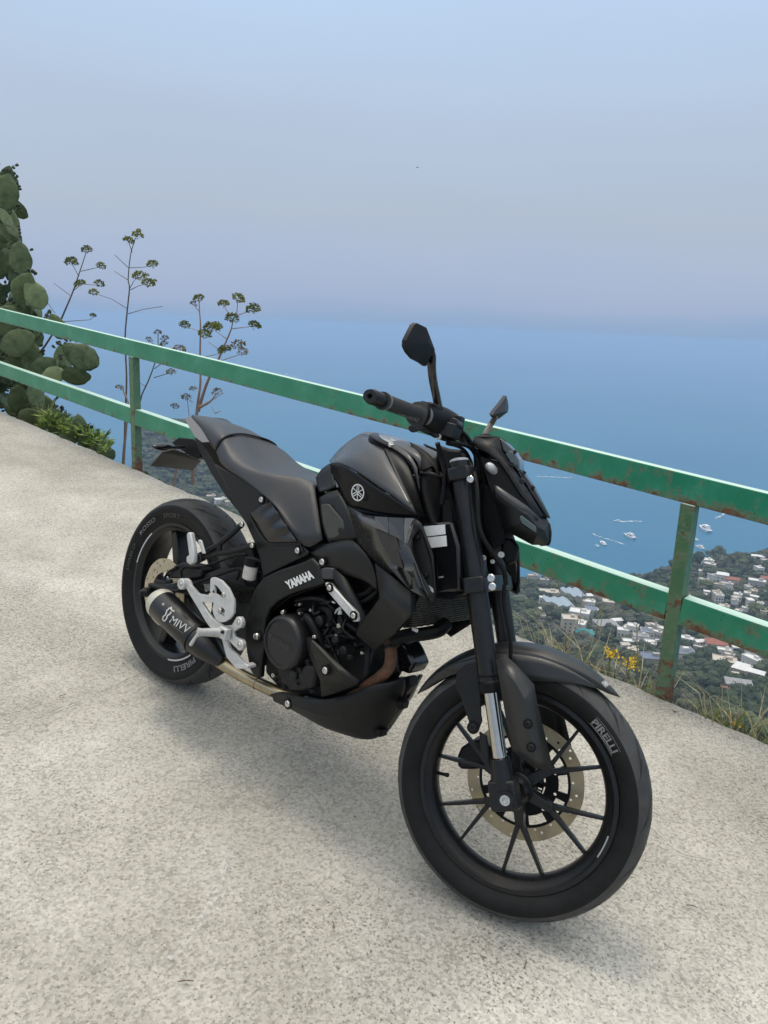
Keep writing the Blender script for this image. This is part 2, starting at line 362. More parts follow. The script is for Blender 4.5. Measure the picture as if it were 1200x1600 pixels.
def rail_paint(name, zr, heavy=0., gs=None):
    m, nt, b = nodes_of(name); tcn = nt.nodes.new('ShaderNodeTexCoord'); tc = tcn.outputs['Object']
    def ns(sc, det=4, ro=.6):
        n = N(nt, 'ShaderNodeTexNoise', Scale=sc, Detail=det, Roughness=ro); nt.links.new(tc, n.inputs[0]); return n.outputs[0]
    g = rampn(nt, ns(5, 5, .65), gs or [(.3, (.012, .185, .100)), (.5, (.022, .225, .128)), (.72, (.06, .28, .18))])
    old = rampn(nt, ns(40, 4, .7), [(.3, (.075, .13, .07)), (.7, (.13, .21, .13))])
    sep = nt.nodes.new('ShaderNodeSeparateXYZ'); nt.links.new(tc, sep.inputs[0])
    zz = N(nt, 'ShaderNodeMapRange'); zz.inputs[1].default_value = zr[0]; zz.inputs[2].default_value = zr[1]; zz.inputs[3].default_value = .17; zz.inputs[4].default_value = 0.
    nt.links.new(sep.outputs[2], zz.inputs[0])
    f1 = N(nt, 'ShaderNodeMath', operation='ADD'); nt.links.new(ns(13, 6, .75), f1.inputs[0]); nt.links.new(zz.outputs[0], f1.inputs[1])
    xm = N(nt, 'ShaderNodeMapRange'); xm.inputs[1].default_value = -2.5; xm.inputs[2].default_value = 1.2; xm.inputs[3].default_value = -.06; xm.inputs[4].default_value = .035+heavy
    nt.links.new(sep.outputs[0], xm.inputs[0])
    f2 = N(nt, 'ShaderNodeMath', operation='ADD'); nt.links.new(f1.outputs[0], f2.inputs[0]); nt.links.new(xm.outputs[0], f2.inputs[1])
    oldm = rampn(nt, f2.outputs[0], [(.57, (0, 0, 0)), (.64, (1, 1, 1))])
    c = mixc(nt, oldm.outputs[0], g.outputs[0], old.outputs[0])
    f3 = N(nt, 'ShaderNodeMath', operation='MULTIPLY_ADD'); f3.inputs[1].default_value = .55; nt.links.new(ns(30, 5, .75), f3.inputs[0]); nt.links.new(f2.outputs[0], f3.inputs[2])
    rm = rampn(nt, f3.outputs[0], [(.965, (0, 0, 0)), (1.0, (1, 1, 1))])
    rc = rampn(nt, ns(60, 4, .7), [(.3, (.035, .02, .015)), (.5, (.13, .06, .03)), (.7, (.22, .12, .07))])
    c = mixc(nt, rm.outputs[0], c, rc.outputs[0])
    sp = rampn(nt, ns(55, 2, .5), [(.24, (.25, .2, .15)), (.29, (1, 1, 1))]); c = mixc(nt, .9, c, sp.outputs[0], 'MULTIPLY')
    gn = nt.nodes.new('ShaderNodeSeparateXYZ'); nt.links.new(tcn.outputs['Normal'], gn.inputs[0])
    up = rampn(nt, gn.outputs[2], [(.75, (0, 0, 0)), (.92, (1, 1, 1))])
    c = mixc(nt, up.outputs[0], c, (.50, .68, .57))  # upward faces mixed pale: bright light on the rail tops put into the colour
    nt.links.new(c, b.inputs['Base Color'])
    rr = rampn(nt, f3.outputs[0], [(.85, (.36, .36, .36)), (1., (.85, .85, .85))]); nt.links.new(rr.outputs[0], b.inputs['Roughness'])
    bp = N(nt, 'ShaderNodeBump', Strength=.5, Distance=.003); nt.links.new(f3.outputs[0], bp.inputs['Height']); nt.links.new(bp.outputs[0], b.inputs['Normal'])
    return m
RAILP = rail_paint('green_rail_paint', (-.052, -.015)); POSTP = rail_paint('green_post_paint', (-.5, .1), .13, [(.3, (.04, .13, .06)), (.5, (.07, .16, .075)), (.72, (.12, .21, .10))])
rl = empty('railing', T4, 'green painted steel railing with rust stains along the concrete edge', 'railing')
RY = 1.37
def box_part(name, x0, x1, zc, h, y0, y1, m, par, n=1):
    mb = MB(); cx = (x0+x1)/2
    k = max(1, int((x1-x0)/.25)); R = []
    for z, y in ((-h/2, y0), (h/2, y0), (h/2, y1), (-h/2, y1), (-h/2, y0)):
        R.append([Vector((x0+(x1-x0)*i/k-0, y-RY, z+.0015*noise.noise(Vector((x0+(x1-x0)*i/k, z*9, 0))))) for i in range(k+1)])
    mb.grid(R)
    mb.add([R[i][0] for i in range(4)], [(0, 1, 2, 3)]); mb.add([R[i][-1] for i in range(4)], [(3, 2, 1, 0)])
    o = mb.build(name, m, par, bevel=.003, mtx=Matrix.Translation((0, RY, zc))); return o
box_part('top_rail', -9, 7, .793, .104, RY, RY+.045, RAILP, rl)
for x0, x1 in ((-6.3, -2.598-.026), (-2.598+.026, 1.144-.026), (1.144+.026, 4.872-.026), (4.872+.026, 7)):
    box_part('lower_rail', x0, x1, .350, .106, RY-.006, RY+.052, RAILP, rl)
nv = T3.inverted() @ Vector((0, 0, 1))
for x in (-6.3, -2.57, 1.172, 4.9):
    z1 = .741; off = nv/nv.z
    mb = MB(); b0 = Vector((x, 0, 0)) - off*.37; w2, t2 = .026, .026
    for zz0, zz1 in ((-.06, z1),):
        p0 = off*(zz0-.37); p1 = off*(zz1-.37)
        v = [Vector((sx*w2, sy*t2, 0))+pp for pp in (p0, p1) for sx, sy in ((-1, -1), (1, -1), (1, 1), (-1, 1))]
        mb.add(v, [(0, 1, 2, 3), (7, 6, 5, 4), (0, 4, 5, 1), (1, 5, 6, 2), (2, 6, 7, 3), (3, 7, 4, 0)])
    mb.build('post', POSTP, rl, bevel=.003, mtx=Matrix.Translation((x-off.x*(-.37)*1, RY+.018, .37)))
    # weld collar at the foot

# ------------------------------------------------------------------ far terrain
def azd(x, y):
    dx, dy = x-CAMW.x, y-CAMW.y
    a = math.degrees(AZC - math.atan2(dy, dx)); return a, math.hypot(dx, dy)
fw = T3 @ fwd; AZC = math.atan2(fw.y, fw.x)
def lerp_tab(t, x):
    if x <= t[0][0]: return t[0][1]
    for (a, b), (c, d) in zip(t, t[1:]):
        if x <= c: return b+(d-b)*(x-a)/(c-a)
    return t[-1][1]
COAST = [(-40, 520), (-19.2, 480), (-17.8, 1750), (-9.5, 1750), (-6, 900), (0, 860), (8, 880), (12, 893), (17, 925), (20.5, 985), (23, 1010), (26, 1075), (40, 1500)]
def ss(a, b, x):
    t = max(0, min(1, (x-a)/(b-a))); return t*t*(3-2*t)
def hgt(a, d, x, y):
    D = lerp_tab(COAST, a)*(1+.02*noise.noise(Vector((x*.012, y*.012, 5))))
    t = d/D
    base = lerp_tab([(0, 276), (.004, 272), (.05, 225), (.33, 100), (.55, 62), (.8, 30), (.95, 12), (1.0, 1.), (1.03, -8), (1.3, -16)], t)
    if a > 17: base += 24*ss(17, 24, a)*ss(.55, .9, t)*(1-ss(.93, 1.0, t))
    base += 84*math.exp(-((d-1280)/260)**2)*ss(-18.9, -17.5, a)*(1-ss(-12, -8.5, a))
    if t < 1.0 and d > 40:
        base += (7*noise.noise(Vector((x*.011, y*.011, 0))) + 3*noise.noise(Vector((x*.035, y*.035, 2))))*(1-ss(.9, 1., t))
    return base+SEA
def hxy(x, y):
    a, d = azd(x, y); return hgt(a, d, x, y)
def hit(px, py):                                   # first ground point seen at this place of the photo
    d = (T3 @ ray(px, py)).normalized(); s = 60.
    last = s
    while s < 6000:
        p = CAMW+d*s; a, dd = azd(p.x, p.y); h = hgt(a, dd, p.x, p.y)
        if p.z < h or p.z < SEA:
            lo, hi = last, s
            for _ in range(12):
                mid = (lo+hi)/2; p = CAMW+d*mid; h = max(SEA, hxy(p.x, p.y))
                if p.z < h: hi = mid
                else: lo = mid
            return CAMW+d*hi, hi
        last = s; s += 4 if s < 1500 else 20
    return None, 0
def sea_pt(px, py):
    d = T3 @ ray(px, py); return CAMW + d*((SEA-CAMW.z)/d.z)
def land_mat():
    m, nt, b = nodes_of('hillside_ground'); tc = nt.nodes.new('ShaderNodeTexCoord').outputs['Object']
    def ns(sc, det=4, ro=.6):
        n = N(nt, 'ShaderNodeTexNoise', Scale=sc, Detail=det, Roughness=ro); nt.links.new(tc, n.inputs[0]); return n.outputs[0]
    c = rampn(nt, ns(.02, 6, .7), [(.3, (.030, .042, .024)), (.5, (.06, .07, .04)), (.62, (.12, .11, .075)), (.75, (.20, .18, .14))])
    c2 = rampn(nt, ns(.35, 5, .75), [(.3, (.5, .5, .5)), (.7, (1.3, 1.3, 1.2))]); c = mixc(nt, .9, c.outputs[0], c2.outputs[0], 'MULTIPLY')
    nt.links.new(c, b.inputs['Base Color']); b.inputs['Roughness'].default_value = 1; b.inputs['Specular IOR Level'].default_value = .1
    bp = N(nt, 'ShaderNodeBump', Strength=1., Distance=2.); nt.links.new(ns(.25, 5, .7), bp.inputs['Height']); nt.links.new(bp.outputs[0], b.inputs['Normal'])
    return m
LAND = land_mat()
mb = MB(); rows = []
ds = []
d = 6.
while d < 2300: ds.append(d); d *= 1.0+(.09 if d < 250 else .013)
for d in ds:
    r = []
    for i in range(281):
        a = -44+88*i/280; th = AZC-math.radians(a); x = CAMW.x+d*math.cos(th); y = CAMW.y+d*math.sin(th)
        r.append(Vector((x, y, hgt(a, d, x, y))))
    rows.append(r)
mb.grid(rows); o = mb.build('hillside', LAND, smooth=180, weld=False, recalc=False); prop(o, 'wooded coastal hillside sloping down to the sea below the railing', kind='structure')
# sea
def sea_mat():
    m, nt, b = nodes_of('sea_water'); tc = nt.nodes.new('ShaderNodeTexCoord').outputs['Object']
    n = N(nt, 'ShaderNodeTexNoise', Scale=.0016, Detail=5., Roughness=.55); nt.links.new(tc, n.inputs[0])
    c = rampn(nt, n.outputs[0], [(.3, (.012, .125, .235)), (.7, (.022, .155, .265))])
    mp = N(nt, 'ShaderNodeMapping'); mp.inputs['Scale'].default_value = (1, 2.4, 1); mp.inputs['Rotation'].default_value = (0, 0, .5); nt.links.new(tc, mp.inputs[0])
    wv = N(nt, 'ShaderNodeTexNoise', Scale=.05, Detail=8., Roughness=.72); nt.links.new(mp.outputs[0], wv.inputs[0])
    nt.links.new(c.outputs[0], b.inputs['Base Color']); b.inputs['Roughness'].default_value = .32; b.inputs['IOR'].default_value = 1.33
    bp = N(nt, 'ShaderNodeBump', Strength=.6, Distance=1.4); nt.links.new(wv.outputs[0], bp.inputs['Height']); nt.links.new(bp.outputs[0], b.inputs['Normal'])
    return m
SEAM = sea_mat()
mb = MB(); rr = [0, 200, 600, 1200, 2500, 5000, 10000, 20000, 30000]
rows = [[Vector((CAMW.x+r*math.cos(2*math.pi*k/96), CAMW.y+r*math.sin(2*math.pi*k/96), SEA)) for k in range(97)] for r in rr]
mb.grid(rows); o = mb.build('sea', SEAM, smooth=0, recalc=False); prop(o, 'calm hazy blue sea far below', kind='structure')
# haze
hm = bpy.data.materials.new('haze_air'); hm.use_nodes = True; nt = hm.node_tree; nt.nodes.clear()
ov = nt.nodes.new('ShaderNodeOutputMaterial'); pv = nt.nodes.new('ShaderNodeVolumePrincipled')
pv.inputs['Color'].default_value = (.455, .605, .815, 1); pv.inputs['Density'].default_value = 2.0e-4; pv.inputs['Anisotropy'].default_value = 0.
nt.links.new(pv.outputs[0], ov.inputs['Volume'])
mb = MB().box((CAMW.x, CAMW.y, (8+SEA-22)/2), (62000, 62000, 8-SEA+22)); o = mb.build('haze', hm, smooth=0)
prop(o, 'pale sea haze', kind='stuff')
# ------------------------------------------------------------------ the motorcycle
STEERM = Matrix.Translation(PV) @ RS.to_4x4() @ Matrix.Translation(-PV)
BK = empty('motorcycle', T4 @ LB.to_4x4(), 'black naked sport motorcycle leaning on its stand on the concrete, front wheel turned aside', 'motorcycle')
Y = Vector((0, 1, 0))
def mirp(p): return Vector((p.x, -p.y, p.z))
def plate(name, c, lst, w, th, m, par=BK, fn=P, bevel=.0015, mirror=False, steer=None, smooth=35):
    p = pts(c, lst, w, fn); st = (fn is S) if steer is None else steer
    st = st and par is BK
    o = MB().prism(p, Y*th).build(name, m, par, bevel=bevel, steer=st, smooth=smooth)
    if mirror: MB().prism([mirp(q) for q in p], -Y*th).build(name, m, par, bevel=bevel, steer=st, smooth=smooth)
    return o
def symprism(name, c, lst, w, m, par=BK, fn=P, bevel=.003, steer=None):
    p = pts(c, lst, w, fn); st = (fn is S) if steer is None else steer
    return MB().prism(p, [Vector((0, -2*q.y, 0)) for q in p]).build(name, m, par, bevel=bevel, steer=st and par is BK)
def facets(name, c, vl, fl, m, par=BK, fn=P, th=.004, mirror=True, bevel=.0, mis=None, nsm=20):
    v = pts(c, vl, .1, fn); st = (fn is S) and par is BK; r = []
    for k in ((0, 1) if mirror else (0,)):
        q = [mirp(a) for a in v] if k else v
        mb = MB(); mb.v = [Vector(a) for a in q]; mb.f = [tuple(f) for f in fl]; mb.m = mis or [0]*len(fl)
        bmf(mb, k)
        o = mb.build(name, m, par, smooth=nsm, solid=th, bevel=bevel, steer=st, recalc=False, weld=False); r.append(o)
    return r
def bmf(mb, k):                        # point every face outwards (away from the middle plane / up / forward)
    for i, f in enumerate(mb.f):
        n = (mb.v[f[1]]-mb.v[f[0]]).cross(mb.v[f[2]]-mb.v[f[0]])
        side = Vector((.25, 1 if k else -1, .35))
        if n.dot(side) < 0: mb.f[i] = tuple(reversed(f))
def surf(name, c, rows, m, par=BK, fn=P, sym=False, mirror=False, th=.004, nu=4, nv=3, smooth=50, closew=None):
    rws = [pts(c, r, .1, fn) for r in rows]; R = surf_rows(rws, nu, nv); st = (fn is S) and par is BK
    if sym:
        R = [[mirp(p) for p in r] for r in R[:0:-1]] + R
        return MB().grid(R).build(name, m, par, smooth=smooth, solid=th, steer=st)
    o = MB().grid(R).build(name, m, par, smooth=smooth, solid=th, steer=st)
    if mirror: MB().grid([[mirp(p) for p in r] for r in R]).build(name, m, par, smooth=smooth, solid=th, steer=st)
    return o
def bolt(c, x, y, w, r=.008, par=BK, fn=P, m=STEEL, n=-Y, h=.004, name='bolt', ring=True):
    px, py = cc(c, x, y); q = fn(px, py, w); st = (fn is S) and par is BK
    mb = MB().lathe([(-.004, r), (h*.6, r), (h, r*.8), (h, r*.45), (h*.3, r*.40), (h*.3, .0003)], q, n, 12)
    if ring: mb.lathe([(-.002, r*1.6), (h*.3, r*1.6), (h*.3, r)], q, n, 14, mi=1)
    return mb.build(name, [m, PLASTD] if ring else m, par, steer=st, smooth=30)
def tube(name, c, lst, r, m, par=BK, fn=P, w=None, n=5, seg=10, flat=1., mirror=False):
    p = spline(pts(c, lst, w, fn), n) if n > 1 else pts(c, lst, w, fn)
    if isinstance(r, list):
        k = len(p); rr = []
        for i in range(k):
            t = i/(k-1)*(len(r)-1); j = min(int(t), len(r)-2); rr.append(r[j]+(r[j+1]-r[j])*(t-j))
        r = rr
    st = (fn is S) and par is BK
    o = MB().tube(p, r, seg, flat=flat).build(name, m, par, steer=st)
    if mirror: MB().tube([mirp(q) for q in p], r, seg, flat=flat).build(name, m, par, steer=st)
    return o
def word(s, BL, BR, TL, m, par=BK, fn=P, w=.1, lift=.0012, bold=.02, shear=0., name='lettering', curve=None):
    v, f = text_mesh(s, bold, shear)
    a, b, t = (q if isinstance(q, Vector) else fn(q[0], q[1], q[2] if len(q) > 2 else w) for q in (BL, BR, TL))
    n = (b-a).cross(t-a).normalized()
    if n.y > 0: n = -n
    p = [a+(b-a)*x+(t-a)*y+n*lift for x, y in v]
    st = (fn is S) and par is BK
    return MB().add(p, f).build(name, m, par, smooth=0, steer=st, recalc=False, weld=False)
def ringword(s, cx, cz, y, ang0, ang1, ra, rb, m, par, bold=.02, tilt=0.):
    v, f = text_mesh(s, bold); p = []
    for a, b in v:
        th = R_(ang0+(ang1-ang0)*a); r = ra+(rb-ra)*b
        p.append(Vector((cx+r*math.cos(th), -(y-tilt*b), cz+r*math.sin(th))))
    return MB().add(p, f).build('lettering', m, par, smooth=0, recalc=False, weld=False)

# ---- wheels
def wheel(cx, cz, R, hw, front):
    rot = STEERM if front else None
    c = Vector((cx, 0, cz)); rimw = .036 if front else .053
    prof = [(-rimw, .227), (-rimw-.004, .229), (-rimw-.004, .222), (-rimw+.003, .214), (-rimw+.012, .206), (-.012, .1995), (.012, .1995), (rimw-.012, .206), (rimw-.003, .214), (rimw+.004, .222), (rimw+.004, .229), (rimw, .227),
            (rimw-.006, .216), (rimw-.014, .212), (0, .204), (-rimw+.014, .212), (-rimw+.006, .216)]
    # outer loop then inner loop of the rim ring
    prof = [(-rimw-.004, .229), (-rimw-.004, .219), (-rimw+.004, .213), (-rimw+.010, .2045), (-.010, .197), (.010, .197), (rimw-.010, .2045), (rimw-.004, .213), (rimw+.004, .219), (rimw+.004, .229),
            (rimw-.002, .229), (rimw-.008, .220), (0, .212), (-rimw+.008, .220), (-rimw+.002, .229)]
    W = MB().lathe(prof, c, Y, 96, closed=True).build('wheel', ALLOY, BK, smooth=40, mtx=rot)
    T = MB(); b = rimw+.001
    tp = [(-b+.004, .224), (-b-.002, .232), (-hw*.88, R-.055), (-hw*.985, R-.042), (-hw, R-.033), (-hw*.96, R-.024), (-hw*.84, R-.0155), (-hw*.66, R-.0085), (-hw*.45, R-.0038), (-hw*.22, R-.0009), (0, R)]
    tp = tp + [(-a, r) for a, r in tp[-2::-1]]
    T.lathe(tp + [(b-.006, .221), (-b+.006, .221)], c, Y, 128, closed=True)
    T.m = [1 if 5 <= (i//128) <= 14 else 0 for i in range(len(T.f))]; ty = T.build('tyre', [RUBBER, TREADR], W, smooth=60)
    # tread grooves: slanting cuts
    def crown(u):                       # u across, metres
        a = abs(u)/hw
        for (p0, q0), (p1, q1) in zip(tp[:11][::-1], tp[:11][::-1][1:]):
            if a*hw <= -p1+1e-9: return q0+(q1-q0)*(a*hw+p0)/(-p1+p0) if p1 != p0 else q0
        return R-.04
    g = MB(); ng = 16
    for k in range(ng):
        for sgn in (-1, 1):
            for (u0, u1, a0, a1, wd) in ((.10, .80, 0, 15, .0022), (.42, .93, 9, 18, .0016), (.16, .45, 12, 15.5, .0014)):
                th0 = 360/ng*k + (360/ng/2 if sgn > 0 else 0); A = []; B = []
                for i in range(9):
                    t = i/8; u = (u0+(u1-u0)*t)*hw; th = R_(th0+(a0+(a1-a0)*(t**1.6))*(-1 if front else 1)); r = crown(u)+.0016
                    dth = 2.1*wd*math.sin(math.pi*min(1, max(.04, t)))/R*1.2+.0010
                    for L_, e in ((A, -1), (B, 1)):
                        q = th+e*dth*.5; L_.append(c+Vector((r*math.cos(q), sgn*u, r*math.sin(q))))
                g.grid([A, B])
    prop(g.build('tread_grooves', TREADM, W, smooth=0, recalc=False, weld=False), kind='stuff')
    return W, c
FW, fc = wheel(WB, RFW, RFW, .055, True)
RWH, rc = wheel(0, RRW, RRW, .070, False)
def bar(mb, a, b, wa, wb, ta, tb, perp):
    d = (b-a).normalized(); s = perp; n = d.cross(s).normalized()
    v = [a+n*wa+s*ta, a-n*wa+s*ta, a-n*wa-s*ta, a+n*wa-s*ta, b+n*wb+s*tb, b-n*wb+s*tb, b-n*wb-s*tb, b+n*wb-s*tb]
    mb.add(v, [(0, 1, 2, 3), (7, 6, 5, 4), (0, 4, 5, 1), (1, 5, 6, 2), (2, 6, 7, 3), (3, 7, 4, 0)])
def polar(c, r, deg, y=0.): return c+Vector((r*math.cos(R_(deg)), y, r*math.sin(R_(deg))))
for ka in (49.5, -10.0, -70., -131., 169., 109.5):
    mb = MB(); J = polar(fc, .088, ka)
    bar(mb, polar(fc, .028, ka), J, .013, .0095, .016, .012, Y)
    for s in (-13.4, 13.4):
        bar(mb, polar(fc, .080, ka+s*.12), polar(fc, .2005, ka+s), .0058, .0032, .0095, .008, Y)
    mb.build('spoke', ALLOY, FW, bevel=.0018, smooth=30)
MB().lathe([(-.05, .012), (-.05, .026), (-.03, .03), (-.022, .038), (.022, .038), (.03, .034), (.055, .034), (.055, .012)], fc, Y, 32).build('hub', ALLOY, FW)
mb = MB().tube([polar(fc, .198, -165.5, 0), polar(fc, .176, -165.5, -.004)], .0042, 8); mb.tube([polar(fc, .176, -165.5, -.004), polar(fc, .169, -165.5, -.005)], .0052, 8); mb.build('valve', PLASTD, FW)
# front brake disc on the left side of the wheel
def disc(c, y, ro, ri, par, m, holes=24, th=.0045, ph=0):
    outer = [(c.x+(ro+.0005*math.cos(k*2*math.pi/120*12))*math.cos(2*math.pi*k/120), c.z+(ro+.0005*math.cos(k*2*math.pi/120*12))*math.sin(2*math.pi*k/120)) for k in range(120)]
    H = [circ(c.x, c.z, ri, 72)]
    for k in range(holes):
        for j, f in ((0, .2), (1, .5), (2, .8)):
            if (k+j) % 3 == 2: continue
            r = ri+(ro-ri)*f; a = 2*math.pi*(k+.33*j)/holes; H.append(circ(c.x+r*math.cos(a), c.z+r*math.sin(a), .0034, 8))
    return flat_shape(outer, H, y, th, 'brake_disc', m, par)
disc(fc, .062, .141, .108, FW, BRONZE, 18)
H = [circ(fc.x, fc.z, .052, 40)]
for k in range(10):
    a0 = 2*math.pi*k/10; loop = []
    for t in range(7): a = a0+.10+(.43)*t/6; loop.append((fc.x+.104*math.cos(a), fc.z+.104*math.sin(a)))
    for t in range(7): a = a0+.10+(.43)*(6-t)/6; loop.append((fc.x+.082*math.cos(a), fc.z+.082*math.sin(a)))
    H.append(loop); H.append(circ(fc.x+.077*math.cos(a0-.02), fc.z+.077*math.sin(a0-.02), .004, 8))
flat_shape(circ(fc.x, fc.z, .110, 80), H, .060, .004, 'disc_carrier', PLASTD, FW)
mb = MB()
for k in range(6):
    a = 60*k+12; bar(mb, polar(fc, .03, a, .052), polar(fc, .056, a, .059), .006, .004, .004, .003, Y)
mb.build('carrier_arm', PLASTD, FW)
H = [circ(fc.x, fc.z, .033, 36)]
for k in range(36):
    a = 2*math.pi*k/36; q = []
    for rr_, da in ((.037, -.045), (.047, -.045), (.047, .045), (.037, .045)): q.append((fc.x+rr_*math.cos(a+da), fc.z+rr_*math.sin(a+da)))
    H.append(q)
flat_shape(circ(fc.x, fc.z, .050, 60), H, .048, .003, 'sensor_ring', PLASTD, FW)
# lettering on the tyres
ringword('PIRELLI', fc.x, fc.z, .0553, 61.5, 43.5, .242, .257, LGREY, FW, .03)
for rr2 in (.2390, .2600):
    A = [polar(fc, rr2, 61.8-19*i/14, -.0549) for i in range(15)]; B = [polar(fc, rr2+.0014, 61.8-19*i/14, -.0549) for i in range(15)]
    MB().grid([A, B]).build('lettering_line', LGREY, FW, smooth=0, recalc=False, weld=False)
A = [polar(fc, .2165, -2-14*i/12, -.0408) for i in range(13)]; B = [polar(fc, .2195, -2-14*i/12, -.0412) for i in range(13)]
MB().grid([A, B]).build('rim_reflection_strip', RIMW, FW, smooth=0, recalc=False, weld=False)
ringword('ROSSO', 0, RRW, .0705, 147, 124, .247, .262, LGREY, RWH, .0)
ringword('SPORT', 0, RRW, .0705, 113, 92, .247, .262, DGREY, RWH, .0)
ringword('DIABLO', 0, RRW, .0705, 181, 158, .247, .262, DGREY, RWH, .0)
ringword('PIRELLI', 0, RRW, .0700, -38, -66, .243, .262, LGREY, RWH, .03)
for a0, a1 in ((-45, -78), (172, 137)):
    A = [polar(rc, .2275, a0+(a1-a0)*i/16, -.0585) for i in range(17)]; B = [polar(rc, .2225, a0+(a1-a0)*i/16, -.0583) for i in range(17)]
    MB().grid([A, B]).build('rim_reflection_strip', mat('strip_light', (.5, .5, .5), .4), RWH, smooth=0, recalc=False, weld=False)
for ka in (114, 186, 258, 330, 42):
    mb = MB(); bar(mb, polar(rc, .03, ka, -.01), polar(rc, .203, ka, -.005), .020, .014, .022, .03, Y); mb.build('spoke', ALLOY, RWH, bevel=.006, smooth=30)
MB().lathe([(-.075, .012), (-.075, .03), (-.05, .045), (.05, .045), (.075, .03), (.075, .012)], rc, Y, 32).build('hub', ALLOY, RWH)
disc(rc, -.085, .112, .066, RWH, DISCS, 16)

# ---- fork (turns with the handlebar)
u = AX; side = .1
fo = Vector((WB, 0, RFW)) + Vector((-math.cos(RAKE), 0, -math.sin(RAKE)))*.006
def fpt(s, sy, off=0.): return fo + u*s + Vector((0, sy*side, 0)) + Vector((math.cos(RAKE), 0, math.sin(RAKE)))*off
seal = (S(762.5, 1073, side) - fo).dot(u); stb = (S(781.7, 1181, side)-fo).dot(u); top = (S(716, 735, side)-fo).dot(u)
lc = (S(757, 912, side)-fo).dot(u)
for sy in (-1, 1):
    F_ = MB().tube([fpt(seal, sy), fpt(lc-.02, sy), fpt(lc+.03, sy), fpt(top+.020, sy)], [.0235, .0245, .0245, .0225], 24).build('fork_leg', PLASTD if 0 else ALLOY, BK, steer=True, smooth=40)
    mb = MB().lathe([(-.012, .0245), (-.004, .0265), (.010, .0265), (.014, .0235)], fpt(seal, sy), u, 24); mb.lathe([(.022, .0242), (.024, .0255), (.028, .0255), (.030, .0242)], fpt(seal, sy), u, 24)
    mb.build('dust_seal', PLASTD, F_)
    MB().tube([fpt(stb-.03, sy), fpt(seal+.02, sy)], .0165, 24).build('stanchion', CHROME, F_)
    mb = MB().lathe([(stb-.006, .020), (stb, .0215), (stb-.014, .0225), (.06, .024), (.02, .026)][::1], fpt(0, sy), u, 20)
    mb.box(fpt(.008, sy, .0), (.062, .046, .066), Matrix.Rotation(-RAKE, 3, 'Y'))
    mb.build('fork_lower', ALLOY, F_, bevel=.006, smooth=30)
    MB().lathe([(0, .0225), (.005, .0225), (.008, .016), (.008, .002)], fpt(top+.019, sy), u, 20, cap=False).build('fork_cap', SILV, F_)
    MB().lathe([(0, .020), (-.006, .0195), (-.006, .011)], Vector((WB, sy*.123, RFW+.002)), Y*1.0, 20).build('axle_boss', ALLOY, F_)
    MB().lathe([(.0, .0115), (-.004*(-sy), .0115), (-.004*(-sy), .0062), (.004, .006), (.004, .0003)], Vector((WB, sy*.1275, RFW+.002)), Y, 18).build('axle_end', STEEL, F_)
# triple clamps
def clamp(s, th, m, w2=.135):
    c = fo+u*s; mb = MB(); d = Vector((math.cos(RAKE), 0, math.sin(RAKE)))
    P_ = []
    for a, b in ((.028, -w2), (.036, -.09), (.036, .09), (.028, w2), (-.02, w2), (-.035, .09), (-.075, .03), (-.075, -.03), (-.035, -.09), (-.02, -w2)): P_.append(c-u*th/2+d*a+Vector((0, b, 0)))
    mb.prism(P_, u*th); return mb.build('triple_clamp', m, BK, bevel=.004, steer=True)
clamp(top-.012, .030, ALLOY); clamp(lc, .036, ALLOY)
bolt('l', 325, 527, .137, .0085, fn=S, ring=False); bolt('l', 517, 1440, .137, .009, fn=S, ring=False, m=WHITE if 0 else STEEL); bolt('l', 528, 1520, .137, .009, fn=S, ring=False)
MB().tube([fo+u*(lc-.02)-Vector((math.cos(RAKE), 0, math.sin(RAKE)))*.035, fo+u*(top+.03)-Vector((math.cos(RAKE), 0, math.sin(RAKE)))*.035], .030, 20).build('steering_stem', PLASTD, BK, steer=True)
MB().lathe([(.0, .028), (.014, .028), (.018, .02), (.018, .001)], fo+u*(top+.0)-Vector((math.cos(RAKE), 0, math.sin(RAKE)))*.035, u, 24).build('stem_nut', SILV, BK, steer=True)

# ---- front mudguard, fork guard, caliper
def mg_row(half, n=26):
    R = []
    for i in range(n+1):
        t = i/n; a = 61.3+(159.6-61.3)*t
        wv = min(1, (math.sin(math.pi*min(t/.9, 1)*.5 if t < .45 else math.pi*.5)) if t < .45 else 1)
        ww = .062*min(1, (t/.30)**.65+.03) if t < .5 else .062*min(1, ((1-t)/.28)**.7+.03)
        rr_ = .3185 + .014*math.sin(math.pi*t)
        R.append((a, ww, rr_))
    return R
rows = []
for k in range(-6, 7):
    f = k/6; r = []
    for a, ww, rr_ in mg_row(0): 
        drop = .020*(abs(f)**2.6)*(ww/.062) + .020*max(0, abs(f)-.8)/.2*(ww/.062)
        r.append(polar(fc, rr_-drop, a, f*ww))
    rows.append(r)
MG = MB().grid(rows).build('front_mudguard', MUDG, BK, smooth=24, solid=.003, steer=True)
for sy in (-1, 1):      # side panels of the mudguard
    rows = []
    for k in range(5):
        r = []
        for i in range(15):
            t = i/14; a = 70+ (138-70)*t
            low = .3225-.012 - (.052*math.sin(math.pi*t)**1.1+.004)
            r.append(polar(fc, .3225-.012+(low-.3225+.012)*k/4, a, sy*(.0615+.007*k/4*math.sin(math.pi*t))))
        rows.append(r)
    MB().grid(rows).build('mudguard_side', MUDG, MG, smooth=30, solid=.003)
gd = [(475, 300, .126), (518, 283, .118), (560, 320, .122), (640, 408, .120), (652, 480, .118), (722, 772, .118), (640, 765, .126), (550, 692, .130), (520, 560, .132), (490, 380, .131)]
